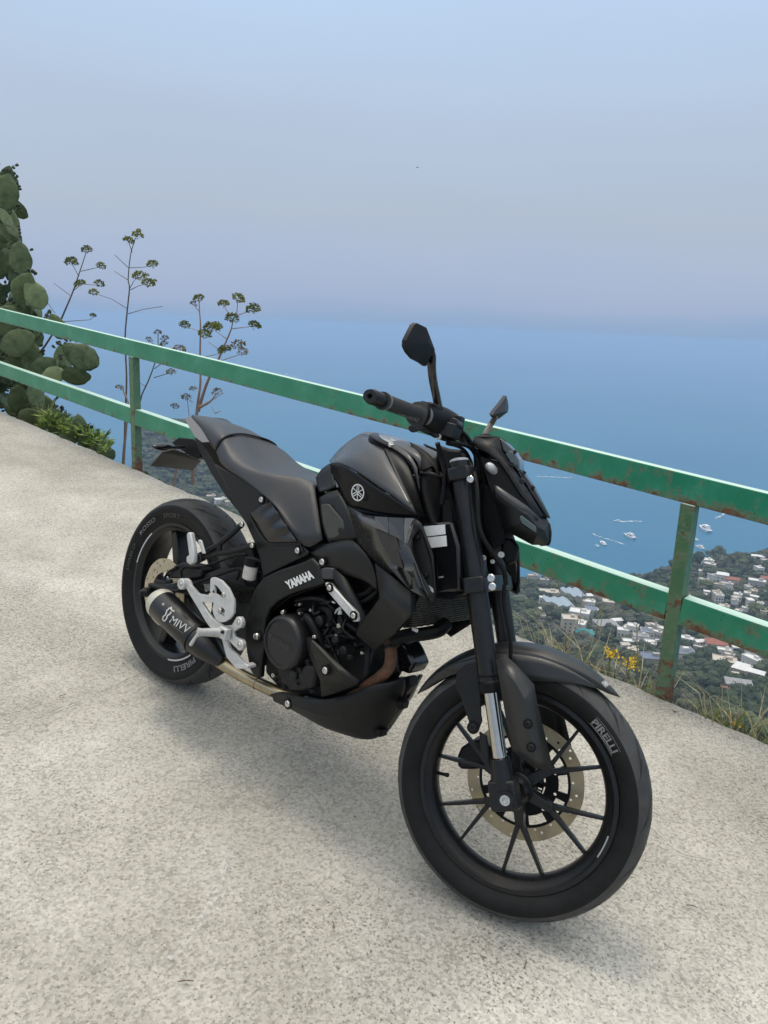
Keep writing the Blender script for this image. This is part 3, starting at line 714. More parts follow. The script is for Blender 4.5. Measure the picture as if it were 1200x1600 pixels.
GU = facets('fork_guard', 'o', gd+[(600, 470, .137), (560, 400, .137), (640, 700, .137)], [(0, 1, 2, 11), (2, 3, 10, 11), (3, 4, 10), (4, 5, 12, 10), (5, 6, 12), (6, 7, 12), (7, 8, 10, 12), (8, 9, 11, 10), (9, 0, 11)], MUDG, fn=S, th=.004, nsm=8)
bolt('p', 825, 1131, .139, .0068, fn=S, m=ENGM); bolt('p', 830, 1167.5, .139, .0068, fn=S, m=ENGM)
plate('mudguard_stay', 'm', [(560, 300), (640, 235), (770, 200), (790, 700), (800, 760), (760, 860), (715, 885), (680, 850), (680, 790), (640, 660), (600, 540), (545, 425)], .090, .006, PLAST, fn=S, bevel=.002, mirror=True)
bolt('m', 715, 822, .092, .009, fn=S, m=ENGM)
plate('brake_caliper', 'm', [(600, 1010), (690, 950), (780, 930), (850, 1000), (900, 1080), (890, 1190), (720, 1215), (600, 1215), (565, 1180), (565, 1090)], -.045, .07, ENGM, fn=S, bevel=.006)
plate('caliper_bracket', 'm', [(770, 860), (840, 900), (870, 1150), (900, 1250), (860, 1260), (790, 1100)], .075, .008, ALLOY, fn=S, bevel=.002)
word('YAM', (944.5, 1075.5, .018), (951.5, 1071, .012), (937, 1067.5, .018), mat('emblem_grey', (.50, .50, .47), .45, .3), fn=S, par=BK, bold=.05, lift=.005)

# ---- handlebar
HB = tube('handlebar', 'k', [(90, 690, .385), (300, 770, .31), (450, 825, .26), (620, 890, .19), (760, 960, .11), (800, 1020, .04)], .011, ALLOY, fn=S)
p_ = pts('k', [(90, 690, .385), (300, 770, .31), (450, 825, .26), (620, 890, .19), (760, 960, .11), (800, 1020, .04)], fn=S)
MB().tube(spline([p_[-1], Vector((p_[-1].x, 0, p_[-1].z)), mirp(p_[-1])]+[mirp(q) for q in p_[-2::-1]], 4), .011, 12).build('handlebar', ALLOY, BK, steer=True)
dirg = (p_[0]-p_[2]).normalized()
for sy in (1, -1):
    q = [(a if sy > 0 else mirp(a)) for a in p_]; dg = (q[0]-q[2]).normalized(); L = (q[0]-q[2]).length
    rings = []
    h = 0
    prof = [(-.004, .012), (-.004, .0285), (.000, .0295), (.006, .0290), (.008, .0205), (.014, .0175)]
    for i in range(18): 
        z0 = .018+i*(L-.05)/18; prof += [(z0, .0170), (z0+.0018, .0178), (z0+.0034, .0178), (z0+.0044, .0170)]
    prof += [(L-.030, .0180), (L-.022, .0205), (L-.018, .0205), (L-.018, .010)]
    GR = MB().lathe(prof, q[2], dg, 24).build('grip', mat('grip_rubber', (.022, .022, .022), .62, var=.2), BK, steer=True, smooth=40)
    MB().lathe([(-.001, .0297), (.004, .0303), (.006, .0297)], q[2], dg, 24).build('grip_ring', mat('grip_grey', (.14, .14, .135), .5), GR); MB().lathe([(L-.024, .0207), (L-.0215, .0212), (L-.019, .0207)], q[2], dg, 24).build('grip_ring', mat('grip_grey', (.14, .14, .135), .5), GR)
    MB().lathe([(L-.018, .014), (L-.012, .017), (L+.012, .0175), (L+.018, .015), (L+.018, .006), (L+.004, .005), (L+.004, .0003)], q[2], dg, 20).build('bar_end', ALLOY, BK, steer=True)
    # switch housing
    r1, r2 = q[2]*1, q[3]
    pp = [q[2], q[2]+(q[3]-q[2])*.35, q[2]+(q[3]-q[2])*.75, q[3], q[3]+(q[4]-q[3])*.5, q[3]+(q[4]-q[3])*.8]
    HO = MB().tube(spline(pp, 4), [.027]*2+[.027+.004*math.sin(i/20*3.14) for i in range(17)]+[.019]*2, 14, flat=1.15).build('switch_housing', PLASTD, BK, steer=True, smooth=45)
    MB().box(q[2]+(q[3]-q[2])*.55+Vector((.0, 0, .028)), (.032, .03, .014)).build('switch', GLOSSP, HO, bevel=.003)
    mb = MB(); mb.box(q[3]+Vector((.028, 0, -.012)), (.034, .05, .030)); mb.box(q[3]+Vector((.03, sy*.025, .012)), (.02, .024, .03)); mb.lathe([(-.02, .012), (.02, .012), (.022, .009)], q[3]+Vector((.035, 0, .004)), Y, 14, cap=True)
    mb.build('master_cylinder', ALLOY, BK, bevel=.003, steer=True)
    # lever
    lv = [S(*cc('k', *a[:2]), a[2]) for a in ((600, 1000, .205), (520, 965, .235), (450, 935, .29), (390, 940, .33))]
    if sy < 0: lv = [mirp(a) for a in lv]
    mb = MB().tube(spline(lv, 5), [.009]*3+[.008]*8+[.0075]*3+[.010]*2, 10, flat=.75); mb.build('lever', ALLOY, BK, steer=True)
word('domino', (236, 0, 0) if 0 else Vector(S(*cc('k', 225, 800), .325))+Vector((.012, 0, -.002)), Vector(S(*cc('k', 385, 868), .275))+Vector((.012, 0, -.002)), Vector(S(*cc('k', 240, 755), .325))+Vector((.012, 0, .004)), LGREY, fn=S, bold=.0, shear=.3, lift=.004)
bolt('k', 598, 997, .21, .008, fn=S, ring=False)
# mirrors
mc = S(*cc('k', 440, 260), .36); mn = Vector((1, -.14, .05)).normalized()
outl = [(425, 75), (470, 110), (507, 165), (530, 212), (541, 310), (524, 370), (500, 432), (455, 400), (400, 372), (355, 320), (332, 270), (336, 220), (360, 170), (400, 92)]
mp_ = [SPl(*cc('k', a, b), mc, mn) for a, b in outl]
cen = SPl(*cc('k', 468, 235), mc, mn) + mn*.016
r1 = SPl(*cc('k', 470, 110), mc, mn)+mn*.010; r2 = SPl(*cc('k', 520, 290), mc, mn)+mn*.016
for sy in (1, -1):
    f = (lambda a: a) if sy > 0 else mirp
    if sy < 0:
        mnl = Vector((1, .10, .05)).normalized(); pl = [SPl(*cc('k', a, b), mirp(mc), mnl) for a, b in ((1156, 672), (1166, 715), (1173, 762), (1166, 802), (1128, 832), (1090, 860), (1060, 850), (1043, 826), (1062, 795), (1110, 735))]
        cl = pl[0]*.25+pl[4]*.4+pl[7]*.35; nl = len(pl)
        M_ = MB().add(pl+[q-mnl*.010 for q in pl]+[cl+mnl*.014], [(i, (i+1) % nl, 2*nl) for i in range(nl)]+[(i, nl+i, nl+(i+1) % nl, (i+1) % nl) for i in range(nl)]+[tuple(range(nl, 2*nl))]).build('mirror', PLAST, BK, smooth=20, steer=True)
        sl_ = [S(*cc('k', 975, 1000), -.235), S(*cc('k', 990, 965), -.24), S(*cc('k', 1030, 900), -.26), SPl(*cc('k', 1068, 838), mirp(mc), mnl)]
        MB().tube(spline(sl_, 3), [.0085]*9+[.0075], 8, flat=.7).build('mirror_stalk', GREYBLADE, M_, smooth=30)
        MB().tube([sl_[0], sl_[0]-Vector((0, 0, .035))], .011, 10).build('stalk_foot', PLASTD, M_)
        continue
    mb = MB(); n = len(mp_); v = [f(a) for a in mp_]+[f(a-mn*.010) for a in mp_]+[f(cen), f(r1), f(r2)]
    right = [0, 1, 2, 3, 4]
    fc_ = []
    for i in range(n):
        j = (i+1) % n; fc_.append((i, j, n+j, n+i))
    fc_ += [(0, 1, 2*n+1), (1, 2, 2*n+1), (2, 3, 2*n+2, 2*n+1), (3, 4, 2*n+2), (4, 5, 2*n+2), (5, 6, 2*n+2), (6, 7, 2*n, 2*n+2), (7, 8, 2*n), (8, 9, 2*n), (9, 10, 2*n), (10, 11, 2*n), (11, 12, 2*n), (12, 13, 2*n), (13, 0, 2*n+1, 2*n), (2*n, 2*n+1, 2*n+2)]
    mb.add(v, fc_); mb.f.append(tuple(n+i for i in range(n))); mb.m.append(1)
    M_ = mb.build('mirror', [PLAST, MIRR], BK, smooth=38, steer=True, bevel=.0012)
    st = [S(*cc('k', 600, 760), .225), S(*cc('k', 580, 660), .24), S(*cc('k', 556, 540), .268), SPl(*cc('k', 532, 430), mc, mn)+mn*.004, SPl(*cc('k', 532, 330), mc, mn)+mn*.004, SPl(*cc('k', 530, 270), mc, mn)]
    mb = MB().tube([f(a) for a in spline(st, 3)], [.0120]*12+[.011, .010, .008, .003], 8, flat=.6)
    mb.tube([f(st[0]), f(st[0]-Vector((0, 0, .02)))], .012, 10)
    mb.build('mirror_stalk', GLOSSP if sy > 0 else GREYBLADE, M_, smooth=30)
# ---- headlight unit (turns with the fork)
plate_h = dict(fn=S)
symprism('headlight_core', 'l', [(400, 300, .055), (600, 370, .06), (760, 600, .055), (960, 870, .045), (1010, 1080, .035), (900, 1100, .05), (640, 1000, .07), (560, 760, .07), (480, 560, .06)], .06, PLASTD, fn=S)
HLs = facets('headlight_cheek', 'l', [(543, 580, .088), (575, 590, .092), (720, 685, .086), (850, 775, .072), (965, 885, .050), (1048, 935, .012), (1055, 1100, .012), (1030, 1135, .018), (900, 1135, .048), (730, 1045, .076), (622, 985, .090), (565, 760, .092), (535, 640, .088),
      (760, 800, .094), (950, 970, .062), (945, 1040, .062), (780, 935, .092), (560, 655, .096), (850, 860, .085), (1010, 1000, .046)],
      [(0, 17, 12), (0, 1, 2, 17), (2, 13, 17), (2, 3, 18, 13), (3, 4, 14, 18), (4, 5, 19, 14), (5, 6, 19), (6, 7, 8, 15, 19), (19, 15, 14), (8, 9, 16, 15), (9, 10, 16), (10, 11, 16), (11, 13, 16), (11, 17, 13), (11, 12, 17), (13, 18, 14, 15, 16)], PLAST, fn=S, th=.005, nsm=15)
plate('position_lamp', 'l', [(775, 868), (800, 862), (925, 960), (935, 1018), (905, 1005), (800, 935)], .0905, .01, LENS, fn=S, bevel=.001, mirror=True)
bandm = [(543, 580, .092), (575, 588, .096), (720, 683, .090), (850, 773, .077), (965, 883, .055), (955, 905, .057), (840, 830, .082), (760, 800, .094), (560, 655, .098), (540, 640, .094)]
facets('headlight_brow', 'l', bandm, [(0, 1, 8, 9), (1, 2, 7, 8), (2, 3, 6, 7), (3, 4, 5, 6)], SATING, fn=S, th=.003, nsm=25)
facets('headlight_cowl', 'l', [(345, 190, .068), (362, 130, .055), (440, 116, .04), (590, 130, .038), (620, 262, .040), (690, 372, .040), (780, 512, .038), (870, 642, .034), (1000, 862, .026), (965, 880, .040), (870, 765, .050), (780, 645, .058), (690, 492, .064), (600, 362, .070), (500, 283, .074), (400, 232, .074), (500, 200, .062), (620, 330, .058)],
      [(0, 1, 2, 16, 15), (2, 3, 4, 16), (4, 5, 17, 16), (5, 6, 11, 12, 17), (6, 7, 10, 11), (7, 8, 9, 10), (12, 13, 17), (13, 14, 16, 17), (14, 15, 16)], PLAST, fn=S, th=.004, nsm=22)
facets('cowl_inner', 'l', [(345, 190, .0), (590, 130, .0), (620, 262, .0), (690, 372, .0), (870, 642, .0), (1010, 870, .0), (362, 130, .055), (590, 130, .038), (620, 262, .040), (690, 372, .040), (870, 642, .034), (1000, 862, .026)],
      [(0, 1, 7, 6), (1, 2, 8, 7), (2, 3, 9, 8), (3, 4, 10, 9), (4, 5, 11, 10)], PLASTD, fn=S, th=.003, nsm=22)
symprism('meter', 'l', [(585, 135, .03), (640, 170, .03), (715, 245, .03), (750, 300, .028), (700, 330, .03), (620, 262, .03)], .03, SMOKE, fn=S, bevel=.004)
symprism('fly_screen', 'l', [(690, 250, .03), (745, 292, .03), (776, 350, .028), (782, 440, .028), (770, 460, .028), (700, 380, .03), (640, 290, .03)], .03, LENS, fn=S, bevel=.004)
symprism('fly_screen_edge', 'l', [(786, 445, .02), (812, 462, .02), (910, 600, .018), (1052, 878, .012), (1040, 890, .012), (880, 650, .02), (800, 500, .022)], .02, GLOSSP, fn=S, bevel=.002)
for a in ((706, 385), (802, 543)): bolt('l', *a, .062, .0065, fn=S, m=ALLOY, ring=False)
for a in ((825, 465), (905, 600), (740, 270)): bolt('l', *a, .03, .004, fn=S, m=ALLOY, ring=False)
mb = MB(); q = S(*cc('l', 512, 415), .075)
mb.lathe([(-.03, .010), (0, .0108), (.008, .009), (.013, .004), (.014, .0005)], q, Vector((-.25, -.9, .25)), 14); mb.build('steel_fixing', SILV, BK, steer=True)
plate('horn', 'l', [(610, 1080), (700, 1070), (760, 1150), (740, 1290), (650, 1320), (600, 1230)], .03, .03, PLASTD, fn=S, bevel=.006)
for a in ((610, 1225, .0075), (445, 1255, .0065), (530, 1290, .005)): bolt('l', a[0], a[1], .05, a[2], fn=S, m=SILV, ring=False)
# number board / brackets between the forks
symprism('headlight_stay', 'l', [(400, 240, .05), (470, 560, .05), (470, 900, .05), (560, 1150, .045), (500, 1250, .04), (410, 1000, .04), (360, 600, .04), (350, 300, .045)], .05, PLASTD, fn=S)
# cables and hoses
for L_, r in (([(270, 330, .06), (340, 420, .09), (385, 600, .115), (400, 900, .125), (440, 1060, .125), (560, 1250, .11), (635, 1370, .10), (655, 1500, .09)], .0055),
              ([(250, 300, .05), (300, 340, .07), (340, 440, .08), (350, 620, .08), (370, 900, .07)], .0045),
              ([(120, 180, .17), (240, 200, .12), (330, 240, .07), (380, 330, .05), (420, 500, .05)], .0048),
              ([(110, 195, .17), (230, 230, .11), (300, 300, .06), (330, 400, .03)], .0042),
              ([(130, 60, .18), (250, 90, .13), (310, 170, .08), (345, 250, .06)], .005),
              ([(60, 20, .2), (190, 40, .15), (290, 120, .09), (340, 210, .05), (370, 280, .03)], .004),
              ([(20, 190, .12), (60, 330, .1), (90, 520, .1), (60, 760, .1)], .006),
              ([(640, 1500, .09), (640, 1700, .085), (700, 2100, .08), (660, 2600, .07)], .0045)):
    tube('cable', 'l', L_, r, PLASTD, fn=S)
for L_, r in (([(640, 420, .08), (700, 430, .10), (755, 460, .10), (790, 560, .10), (780, 700, .09)], .007),
              ([(960, 425, .07), (1010, 400, .085), (1060, 380, .07), (1100, 440, .05), (1160, 460, .04)], .004),
              ([(970, 430, .08), (1060, 440, .085), (1130, 470, .07), (1160, 460, .05)], .005)):
    tube('cable', 'b', L_, r, PLASTD if r != .005 else ENGM)
plate('ignition_housing', 'l', [(0, 340), (10, 200), (130, 240), (240, 250), (300, 340), (290, 450), (110, 480), (30, 430)], .03, .06, PLASTD, fn=S, bevel=.008)
MB().box(S(*cc('l', 248, 425), .03), (.016, .010, .030)).build('ignition_key', STEEL, BK, steer=True, bevel=.002)
symprism('steering_head', 'l', [(-60, 420, .045), (110, 500, .05), (200, 900, .05), (260, 1300, .05), (300, 1480, .05), (100, 1500, .05), (-120, 1200, .05), (-160, 700, .05)], .05, PLASTD)

# ---- tank
TU = [[(514, 720, .03), (528, 704, .03), (545, 689, .03), (562, 679.5, .03), (580, 683, .045), (595, 691, .06)],
      [(515, 722, .06), (530, 711, .07), (550, 702, .08), (573, 701, .093), (592, 707, .103), (606, 714, .10)],
      [(516, 723, .08), (531, 717, .10), (554, 718, .12), (581, 729, .137), (605, 741, .146), (622, 747, .142)],
      [(517, 724, .092), (532, 724, .117), (560, 740, .142), (588, 760, .162), (618, 779, .177), (650, 802, .185)]]
surf('tank_cover', 'p', TU, SATIN, mirror=True, smooth=60)
surf('tank_lower_cover', 'p', [[(517, 724.5, .093), (532, 724.5, .118), (560, 740.5, .143), (588, 760.5, .163), (618, 779.5, .178), (650, 802.5, .186)],
      [(518, 730, .092), (532, 745, .112), (555, 768, .134), (580, 783, .156), (608, 793, .172), (650, 804, .185)],
      [(519, 738, .090), (530, 758, .108), (543, 788, .125), (565, 796, .146), (603, 803, .165), (650, 808, .180)]], PAINT, mirror=True, smooth=60)
# centre cover
e = pts('p', TU[0]); e = spline(e, 4); rows = []
for k in range(9):
    f = k/8; rows.append([Vector((p.x, p.y*(1-2*f)*1.0, p.z+.012*math.sin(math.pi*f)*(1 if p.x > .62 else .6)+0)) for p in e])
MB().grid(rows).build('tank_top', SATIN, BK, smooth=60, solid=.004)
bl = pts('p', [(595, 691, .06), (612, 696, .068), (632, 704, .072), (650, 718, .074), (657, 738, .072), (659, 762, .08)]); bl = spline(bl, 3); rows = []
for k in range(9):
    f = k/8; rows.append([Vector((p.x+.02*math.sin(math.pi*f), p.y*(1-2*f), p.z+.014*math.sin(math.pi*f))) for p in bl])
MB().grid(rows).build('tank_front_cover', SATING, BK, smooth=60, solid=.004)
surf('tank_recess', 'p', [[(595.5, 691.5, .06), (607, 715, .10), (623, 748, .14), (651, 803, .18)], [(604, 694, .058), (620, 716, .086), (637, 752, .11), (656, 805, .15)], [(614, 698, .066), (634, 716, .076), (648, 750, .092), (664, 808, .12)]], PLAST, mirror=True, smooth=60)
surf('tank_blade', 'p', [[(606, 693, .066), (622, 698, .072), (640, 710, .078), (652, 730, .084)], [(610, 698, .074), (626, 708, .084), (642, 722, .088), (653, 745, .09)], [(613, 699, .070), (630, 714, .078), (645, 735, .082), (655, 770, .09)]], SATING, mirror=True)
surf('tank_inner', 'p', [[(640, 690, .03), (664, 704, .045), (682, 724, .05), (692, 760, .05)], [(650, 716, .06), (664, 730, .07), (676, 760, .07), (690, 810, .07)], [(655, 738, .07), (658, 770, .09), (668, 806, .10), (684, 830, .10)]], PLASTD, mirror=True)
cp = P(622, 690, 0.0)-Vector((0, 0, .022)); cn = Vector((.16, 0, 1)).normalized()
CB = MB().lathe([(-.01, .078), (.004, .078), (.007, .072), (.007, .056)], cp+Vector((0, 0, .012)), cn, 40).build('filler_ring', PAINT, BK)
MB().lathe([(.0, .055), (.009, .055), (.012, .050), (.012, .030), (.015, .028), (.015, .0004)], cp+Vector((0, 0, .012)), cn, 40).build('filler_cap', mat('brushed_cap', (.35, .35, .34), .2, 1.), BK)
bolt('p', 611, 695, .07, .0075, m=STEEL, n=Vector((.1, -.2, .95)), ring=False)
# emblem: ring with three crossed tuning forks
ec = P(562.3, 770.8, .148); e1 = (P(572.5, 772.5, .152)-ec); e2 = (P(563.2, 757.5, .142)-ec); en = e1.cross(e2).normalized()
if en.y > 0: en = -en
def E2(a, b): return ec + e1*a + e2*b + en*.0075
mb = MB()
A = [E2(math.cos(t*math.pi/20), math.sin(t*math.pi/20)) for t in range(41)]; B = [E2(.84*math.cos(t*math.pi/20), .84*math.sin(t*math.pi/20)) for t in range(41)]
mb.grid([A, B])
def stroke(a, b, wd):
    d = Vector((b[0]-a[0], b[1]-a[1], 0)).normalized(); n = Vector((-d.y, d.x, 0))*wd
    mb.add([E2(a[0]+n.x, a[1]+n.y), E2(b[0]+n.x, b[1]+n.y), E2(b[0]-n.x, b[1]-n.y), E2(a[0]-n.x, a[1]-n.y)], [(0, 1, 2, 3)])
for k in range(3):
    th = math.pi/2+k*2*math.pi/3; d = (math.cos(th), math.sin(th)); n = (-d[1], d[0])
    stroke((-d[0]*.84, -d[1]*.84), (d[0]*.12, d[1]*.12), .05)
    for s in (-1, 1): stroke((d[0]*.1+n[0]*.13*s, d[1]*.1+n[1]*.13*s), (d[0]*.80+n[0]*.13*s, d[1]*.80+n[1]*.13*s), .055)
    stroke((d[0]*.12-n[0]*.16, d[1]*.12-n[1]*.16), (d[0]*.12+n[0]*.16, d[1]*.12+n[1]*.16), .05)
mb.build('emblem', mat('emblem_grey', (.50, .50, .47), .45, .3), BK, smooth=0, recalc=False, weld=False)
# knee panels
surf('knee_cover', 'b', [[(190, 350, .08), (120, 400, .075), (72, 470, .07)], [(225, 480, .105), (160, 520, .10), (90, 560, .095)], [(240, 545, .115), (180, 570, .115), (105, 590, .11)]], PLAST, mirror=True)
surf('knee_pad', 'b', [[(255, 575, .118), (180, 600, .122), (102, 640, .115)], [(350, 730, .130), (230, 780, .137), (115, 800, .128)], [(420, 900, .138), (280, 920, .142), (145, 930, .136)], [(430, 1000, .138), (300, 1000, .140), (180, 1020, .136)]], PLAST, mirror=True)
plate('knee_inset', 'b', [(115, 700), (180, 695), (235, 760), (300, 835), (325, 930), (230, 985), (175, 990), (135, 860)], .1415, .006, mat('worn_grey_pad', (.05, .049, .044), .6, var=.2, vscale=25), bevel=.002)

# ---- shroud (air scoop cover)
vS = [(22, 62, .150), (150, 130, .168), (300, 152, .178), (450, 160, .186), (592, 165, .190), (28, 100, .153), (150, 188, .182), (260, 250, .196), (440, 330, .210), (522, 385, .216),
      (640, 205, .190), (742, 480, .187), (768, 780, .182), (766, 885, .176), (590, 545, .214), (660, 740, .206), (735, 872, .190), (108, 370, .158), (240, 520, .166), (545, 772, .178), (300, 440, .200)]
fS = [(0, 1, 6, 5), (1, 2, 7, 6), (2, 3, 8, 7), (3, 4, 9, 8), (5, 6, 17), (6, 7, 20, 17), (17, 20, 18), (7, 8, 20), (8, 9, 14, 20), (20, 14, 15, 19, 18), (15, 16, 19), (16, 13, 19)]
facets('air_scoop_cover', 'd', vS, fS, SATIN, th=.005, nsm=18)
rim = [(592, 165, .190), (640, 205, .190), (742, 480, .187), (768, 780, .182), (766, 885, .176), (735, 872, .190), (660, 740, .206), (590, 545, .214), (522, 385, .216), (530, 290, .205), (560, 220, .198),
       (625, 252, .190), (650, 290, .189), (730, 555, .186), (745, 740, .184), (738, 790, .184), (645, 630, .200), (575, 410, .205), (572, 330, .202)]
facets('scoop_frame', 'd', rim, [(0, 1, 12, 11), (1, 2, 13, 12), (2, 3, 14, 13), (3, 4, 15, 14), (4, 5, 6, 15), (6, 7, 16, 15), (7, 8, 17, 16), (8, 9, 18, 17), (9, 10, 11, 18), (10, 0, 11)], PLAST, th=.005, nsm=18)
plate('scoop_mesh', 'd', [(622, 250), (652, 288), (732, 555), (748, 740), (738, 795), (640, 630), (572, 405), (572, 325)], .181, .006, mat('scoop_dark', (.012, .012, .012), .7, bump=.8, bscale=700), bevel=0, mirror=True)
bolt('d', 612, 325, .186, .0055, m=ENGM, ring=False); bolt('d', 685, 650, .186, .0055, m=ENGM, ring=False); plate('scoop_clip', 'd', [(705, 735), (738, 765), (742, 795), (715, 770)], .187, .004, SILV, bevel=0)
def fquad(name, c, lst, m):    # thin graphic laid on the cover
    p = pts(c, lst); n = (p[1]-p[0]).cross(p[2]-p[0]).normalized(); n = -n if n.y > 0 else n
    MB().add([q+n*.0022 for q in p], [tuple(range(len(p)))]).build(name, m, BK, smooth=0, recalc=False, weld=False)
GR1 = mat('graphic_silver_grey', (.12, .122, .125), .35, .6); GR2 = mat('graphic_mid_grey', (.066, .067, .070), .35, .6)
fquad('graphic_stripe', 'd', [(255, 150, .1755), (365, 157, .181), (372, 296, .204), (258, 246, .1955)], GR2)
fquad('graphic_stripe', 'd', [(372, 158, .1815), (500, 163, .188), (500, 362, .2135), (380, 300, .204)], mat('graphic_dark', (.045, .046, .05), .35, .5))
fquad('graphic_stripe', 'd', [(508, 163, .188), (588, 166, .190), (540, 260, .200), (520, 378, .214), (505, 368, .213)], GR1)
fquad('graphic_stripe', 'd', [(258, 252, .197), (372, 300, .2045), (450, 420, .2085), (500, 590, .208), (420, 560, .2045), (320, 400, .201)], mat('graphic_faint', (.042, .042, .040), .4, .5))
fquad('graphic_stripe', 'd', [(380, 303, .205), (440, 332, .211), (470, 420, .2115), (440, 410, .2085)], mat('graphic_faint', (.05, .05, .048), .4, .5))
# lower scoop
facets('lower_scoop', 'd', [(250, 545, .166), (400, 665, .176), (552, 790, .184), (556, 985, .182), (290, 842, .172), (278, 740, .168), (430, 1130, .172), (240, 1290, .160), (90, 1152, .160), (170, 1010, .166), (603, 850, .165), (604, 950, .165), (440, 1120, .15)],
       [(0, 1, 4, 5), (1, 2, 3, 4), (4, 3, 6, 7, 8, 9), (2, 10, 11, 3), (3, 11, 12, 6)], PLAST, th=.004, nsm=12)
# panel above the frame
surf('airbox_cover', 'p', [[(484, 863, .130), (515, 848, .138), (545, 842, .140), (560, 850, .145)], [(492, 868, .140), (522, 858, .150), (555, 858, .155), (576, 872, .158)], [(498, 872, .142), (530, 872, .153), (565, 880, .158), (586, 900, .160)], [(503, 884, .142), (540, 898, .150), (570, 908, .156), (589, 922, .158)]], PLAST, mirror=True)
symprism('airbox', 'p', [(500, 780, .09), (560, 800, .10), (640, 812, .12), (668, 900, .12), (640, 960, .10), (590, 960, .09), (540, 900, .10), (500, 860, .10)], .1, PLASTD)

# ---- radiator and things in front of the engine
a1 = P(*cc('d', 590, 800), .135); a2 = P(*cc('d', 500, 1105), .135)
dx = (a1-a2); mb = MB(); nrm = Vector((dx.z, 0, -dx.x)).normalized()
mb.prism([a1, a2, mirp(a2), mirp(a1)], -nrm*.028); RD = mb.build('radiator', PLASTD, BK, bevel=.003)
mb = MB(); nf = 15
RADF = mat('radiator_fins', (.15, .13, .10), .42, .5, var=.35, vscale=60)
for k in range(nf):
    c_ = a2 + dx*((k+.5)/nf); row1 = []; row2 = []
    for i in range(33):
        yy = -.125+.25*i/32; w_ = .0009*math.sin(i*1.9+k)
        row1.append(Vector((c_.x, yy, c_.z+w_))+nrm*.001); row2.append(Vector((c_.x, yy, c_.z+w_+.0012))+nrm*.008)
    mb.grid([row1, row2])
prop(mb.build('radiator_fins', RADF, RD, smooth=0, recalc=False, weld=False, solid=.0022), kind='stuff')
tube('radiator_hose', 'd', [(400, 1200, .09), (520, 1160, .08), (650, 1150, .06), (790, 1120, .03), (860, 1060, .0)], .017, PLASTD)
MB().box(P(*cc('d', 592, 1112), .09), (.016, .004, .008)).build('paint_mark', WHITE, BK)
tube('coolant_pipe', 'd', [(600, 790, .12), (640, 800, .12), (615, 860, .12), (580, 960, .12)], .006, ALLOY)
plate('relay_box', 'd', [(650, 205), (900, 190), (960, 400), (975, 780), (780, 800), (750, 470)], .115, .12, GLOSSP, bevel=.006)
for q in ([(660, 232), (845, 215), (850, 298), (690, 318)], [(697, 326), (856, 309), (862, 400), (722, 416)]):
    plate('sticker', 'd', q, .1165, .0012, LABEL, bevel=0)
plate('bracket_tag', 'd', [(793, 660), (828, 655), (830, 668), (798, 673)], .117, .003, SILV, bevel=0)
symprism('inner_dark_frame', 'd', [(700, 0, .06), (900, 0, .05), (980, 780, .06), (900, 860, .08), (640, 830, .10), (600, 600, .10), (620, 200, .09)], .06, PLASTD)

# ---- seat, tail
surf('seat', 'p', [[(381, 679, 0), (396, 697, 0), (420, 721, 0), (452, 738, 0), (485, 747, 0), (510, 755, 0), (530, 762, 0)],
     [(358, 681, .075), (370, 696, .078), (390, 717, .084), (420, 736, .088), (454, 745, .082), (482, 749, .07), (503, 759, .05)],
     [(347, 687, .106), (353, 696, .118), (366, 716, .129), (392, 732, .13), (428, 741, .12), (462, 750, .10), (492, 762, .085)],
     [(341, 696, .114), (345, 704, .125), (354, 723, .141), (382, 745, .146), (418, 765, .142), (456, 790, .128), (497, 800, .110)],
     [(337, 705, .110), (340, 712, .124), (350, 729, .140), (390, 756, .149), (437, 798, .149), (474, 852, .142), (503, 843, .130)]], VINYL, sym=True, th=.012, smooth=80)
p_s = pts('p', [(337.5, 705, .111), (341, 696, .115), (347, 687, .107), (358, 681, .076), (370, 679, .035), (381, 679, 0)]); p_s = [q+Vector((0, 0, .0015)) for q in p_s]
MB().tube(spline(p_s+[mirp(q) for q in p_s[-2::-1]], 4), .0032, 6).build('seat_seam', PLASTD, BK)
surf('pillion_seat', 'p', [[(316, 650, 0), (338, 655, 0), (362, 664, 0), (382, 679, 0)],
     [(303, 648, .03), (321, 655, .045), (340, 665, .062), (358, 681, .076)],
     [(299, 650, .040), (313, 662, .066), (328, 674, .088), (346, 687, .107)],
     [(298, 656, .036), (309, 671, .058), (321, 685, .084), (336, 704, .108)]], VINYL, sym=True, th=.012, smooth=80)
symprism('seat_base', 'p', [(306, 672, .05), (330, 690, .08), (350, 722, .11), (400, 770, .12), (470, 852, .12), (440, 870, .11), (400, 840, .10), (372, 780, .09), (330, 720, .075), (312, 700, .06)], .1, PLASTD)
plate('tail_panel', 'a', [(40, 118, .060), (80, 103, .055), (150, 175, .066), (267, 302, .088), (178, 306, .108), (118, 262, .102)], .088, .004, mat('gloss_tail', (.10, .10, .105), .3, .5, .5), bevel=.001, mirror=True)
plate('tail_side_cover', 'a', [(118, 262), (178, 306), (200, 350), (270, 460), (400, 690), (470, 850), (445, 830), (360, 720), (250, 550), (165, 390)], .098, .004, PLAST, bevel=.001, mirror=True)
plate('side_cover', 'a', [(268, 472), (330, 505), (430, 545), (565, 632), (668, 708), (690, 738), (780, 815), (860, 935), (960, 1110), (1010, 1160), (1000, 1190), (655, 1355), (622, 1200), (590, 1100), (520, 945), (455, 845), (340, 600)], .136, .012, PLAST, bevel=.004, mirror=True)
tube('cover_lip', 'a', [(548, 857, .138), (575, 930, .138), (640, 1040, .138), (690, 1090, .138), (760, 1102, .138), (930, 1098, .138), (955, 1125, .138), (965, 1160, .138)], .003, PLAST, n=3)
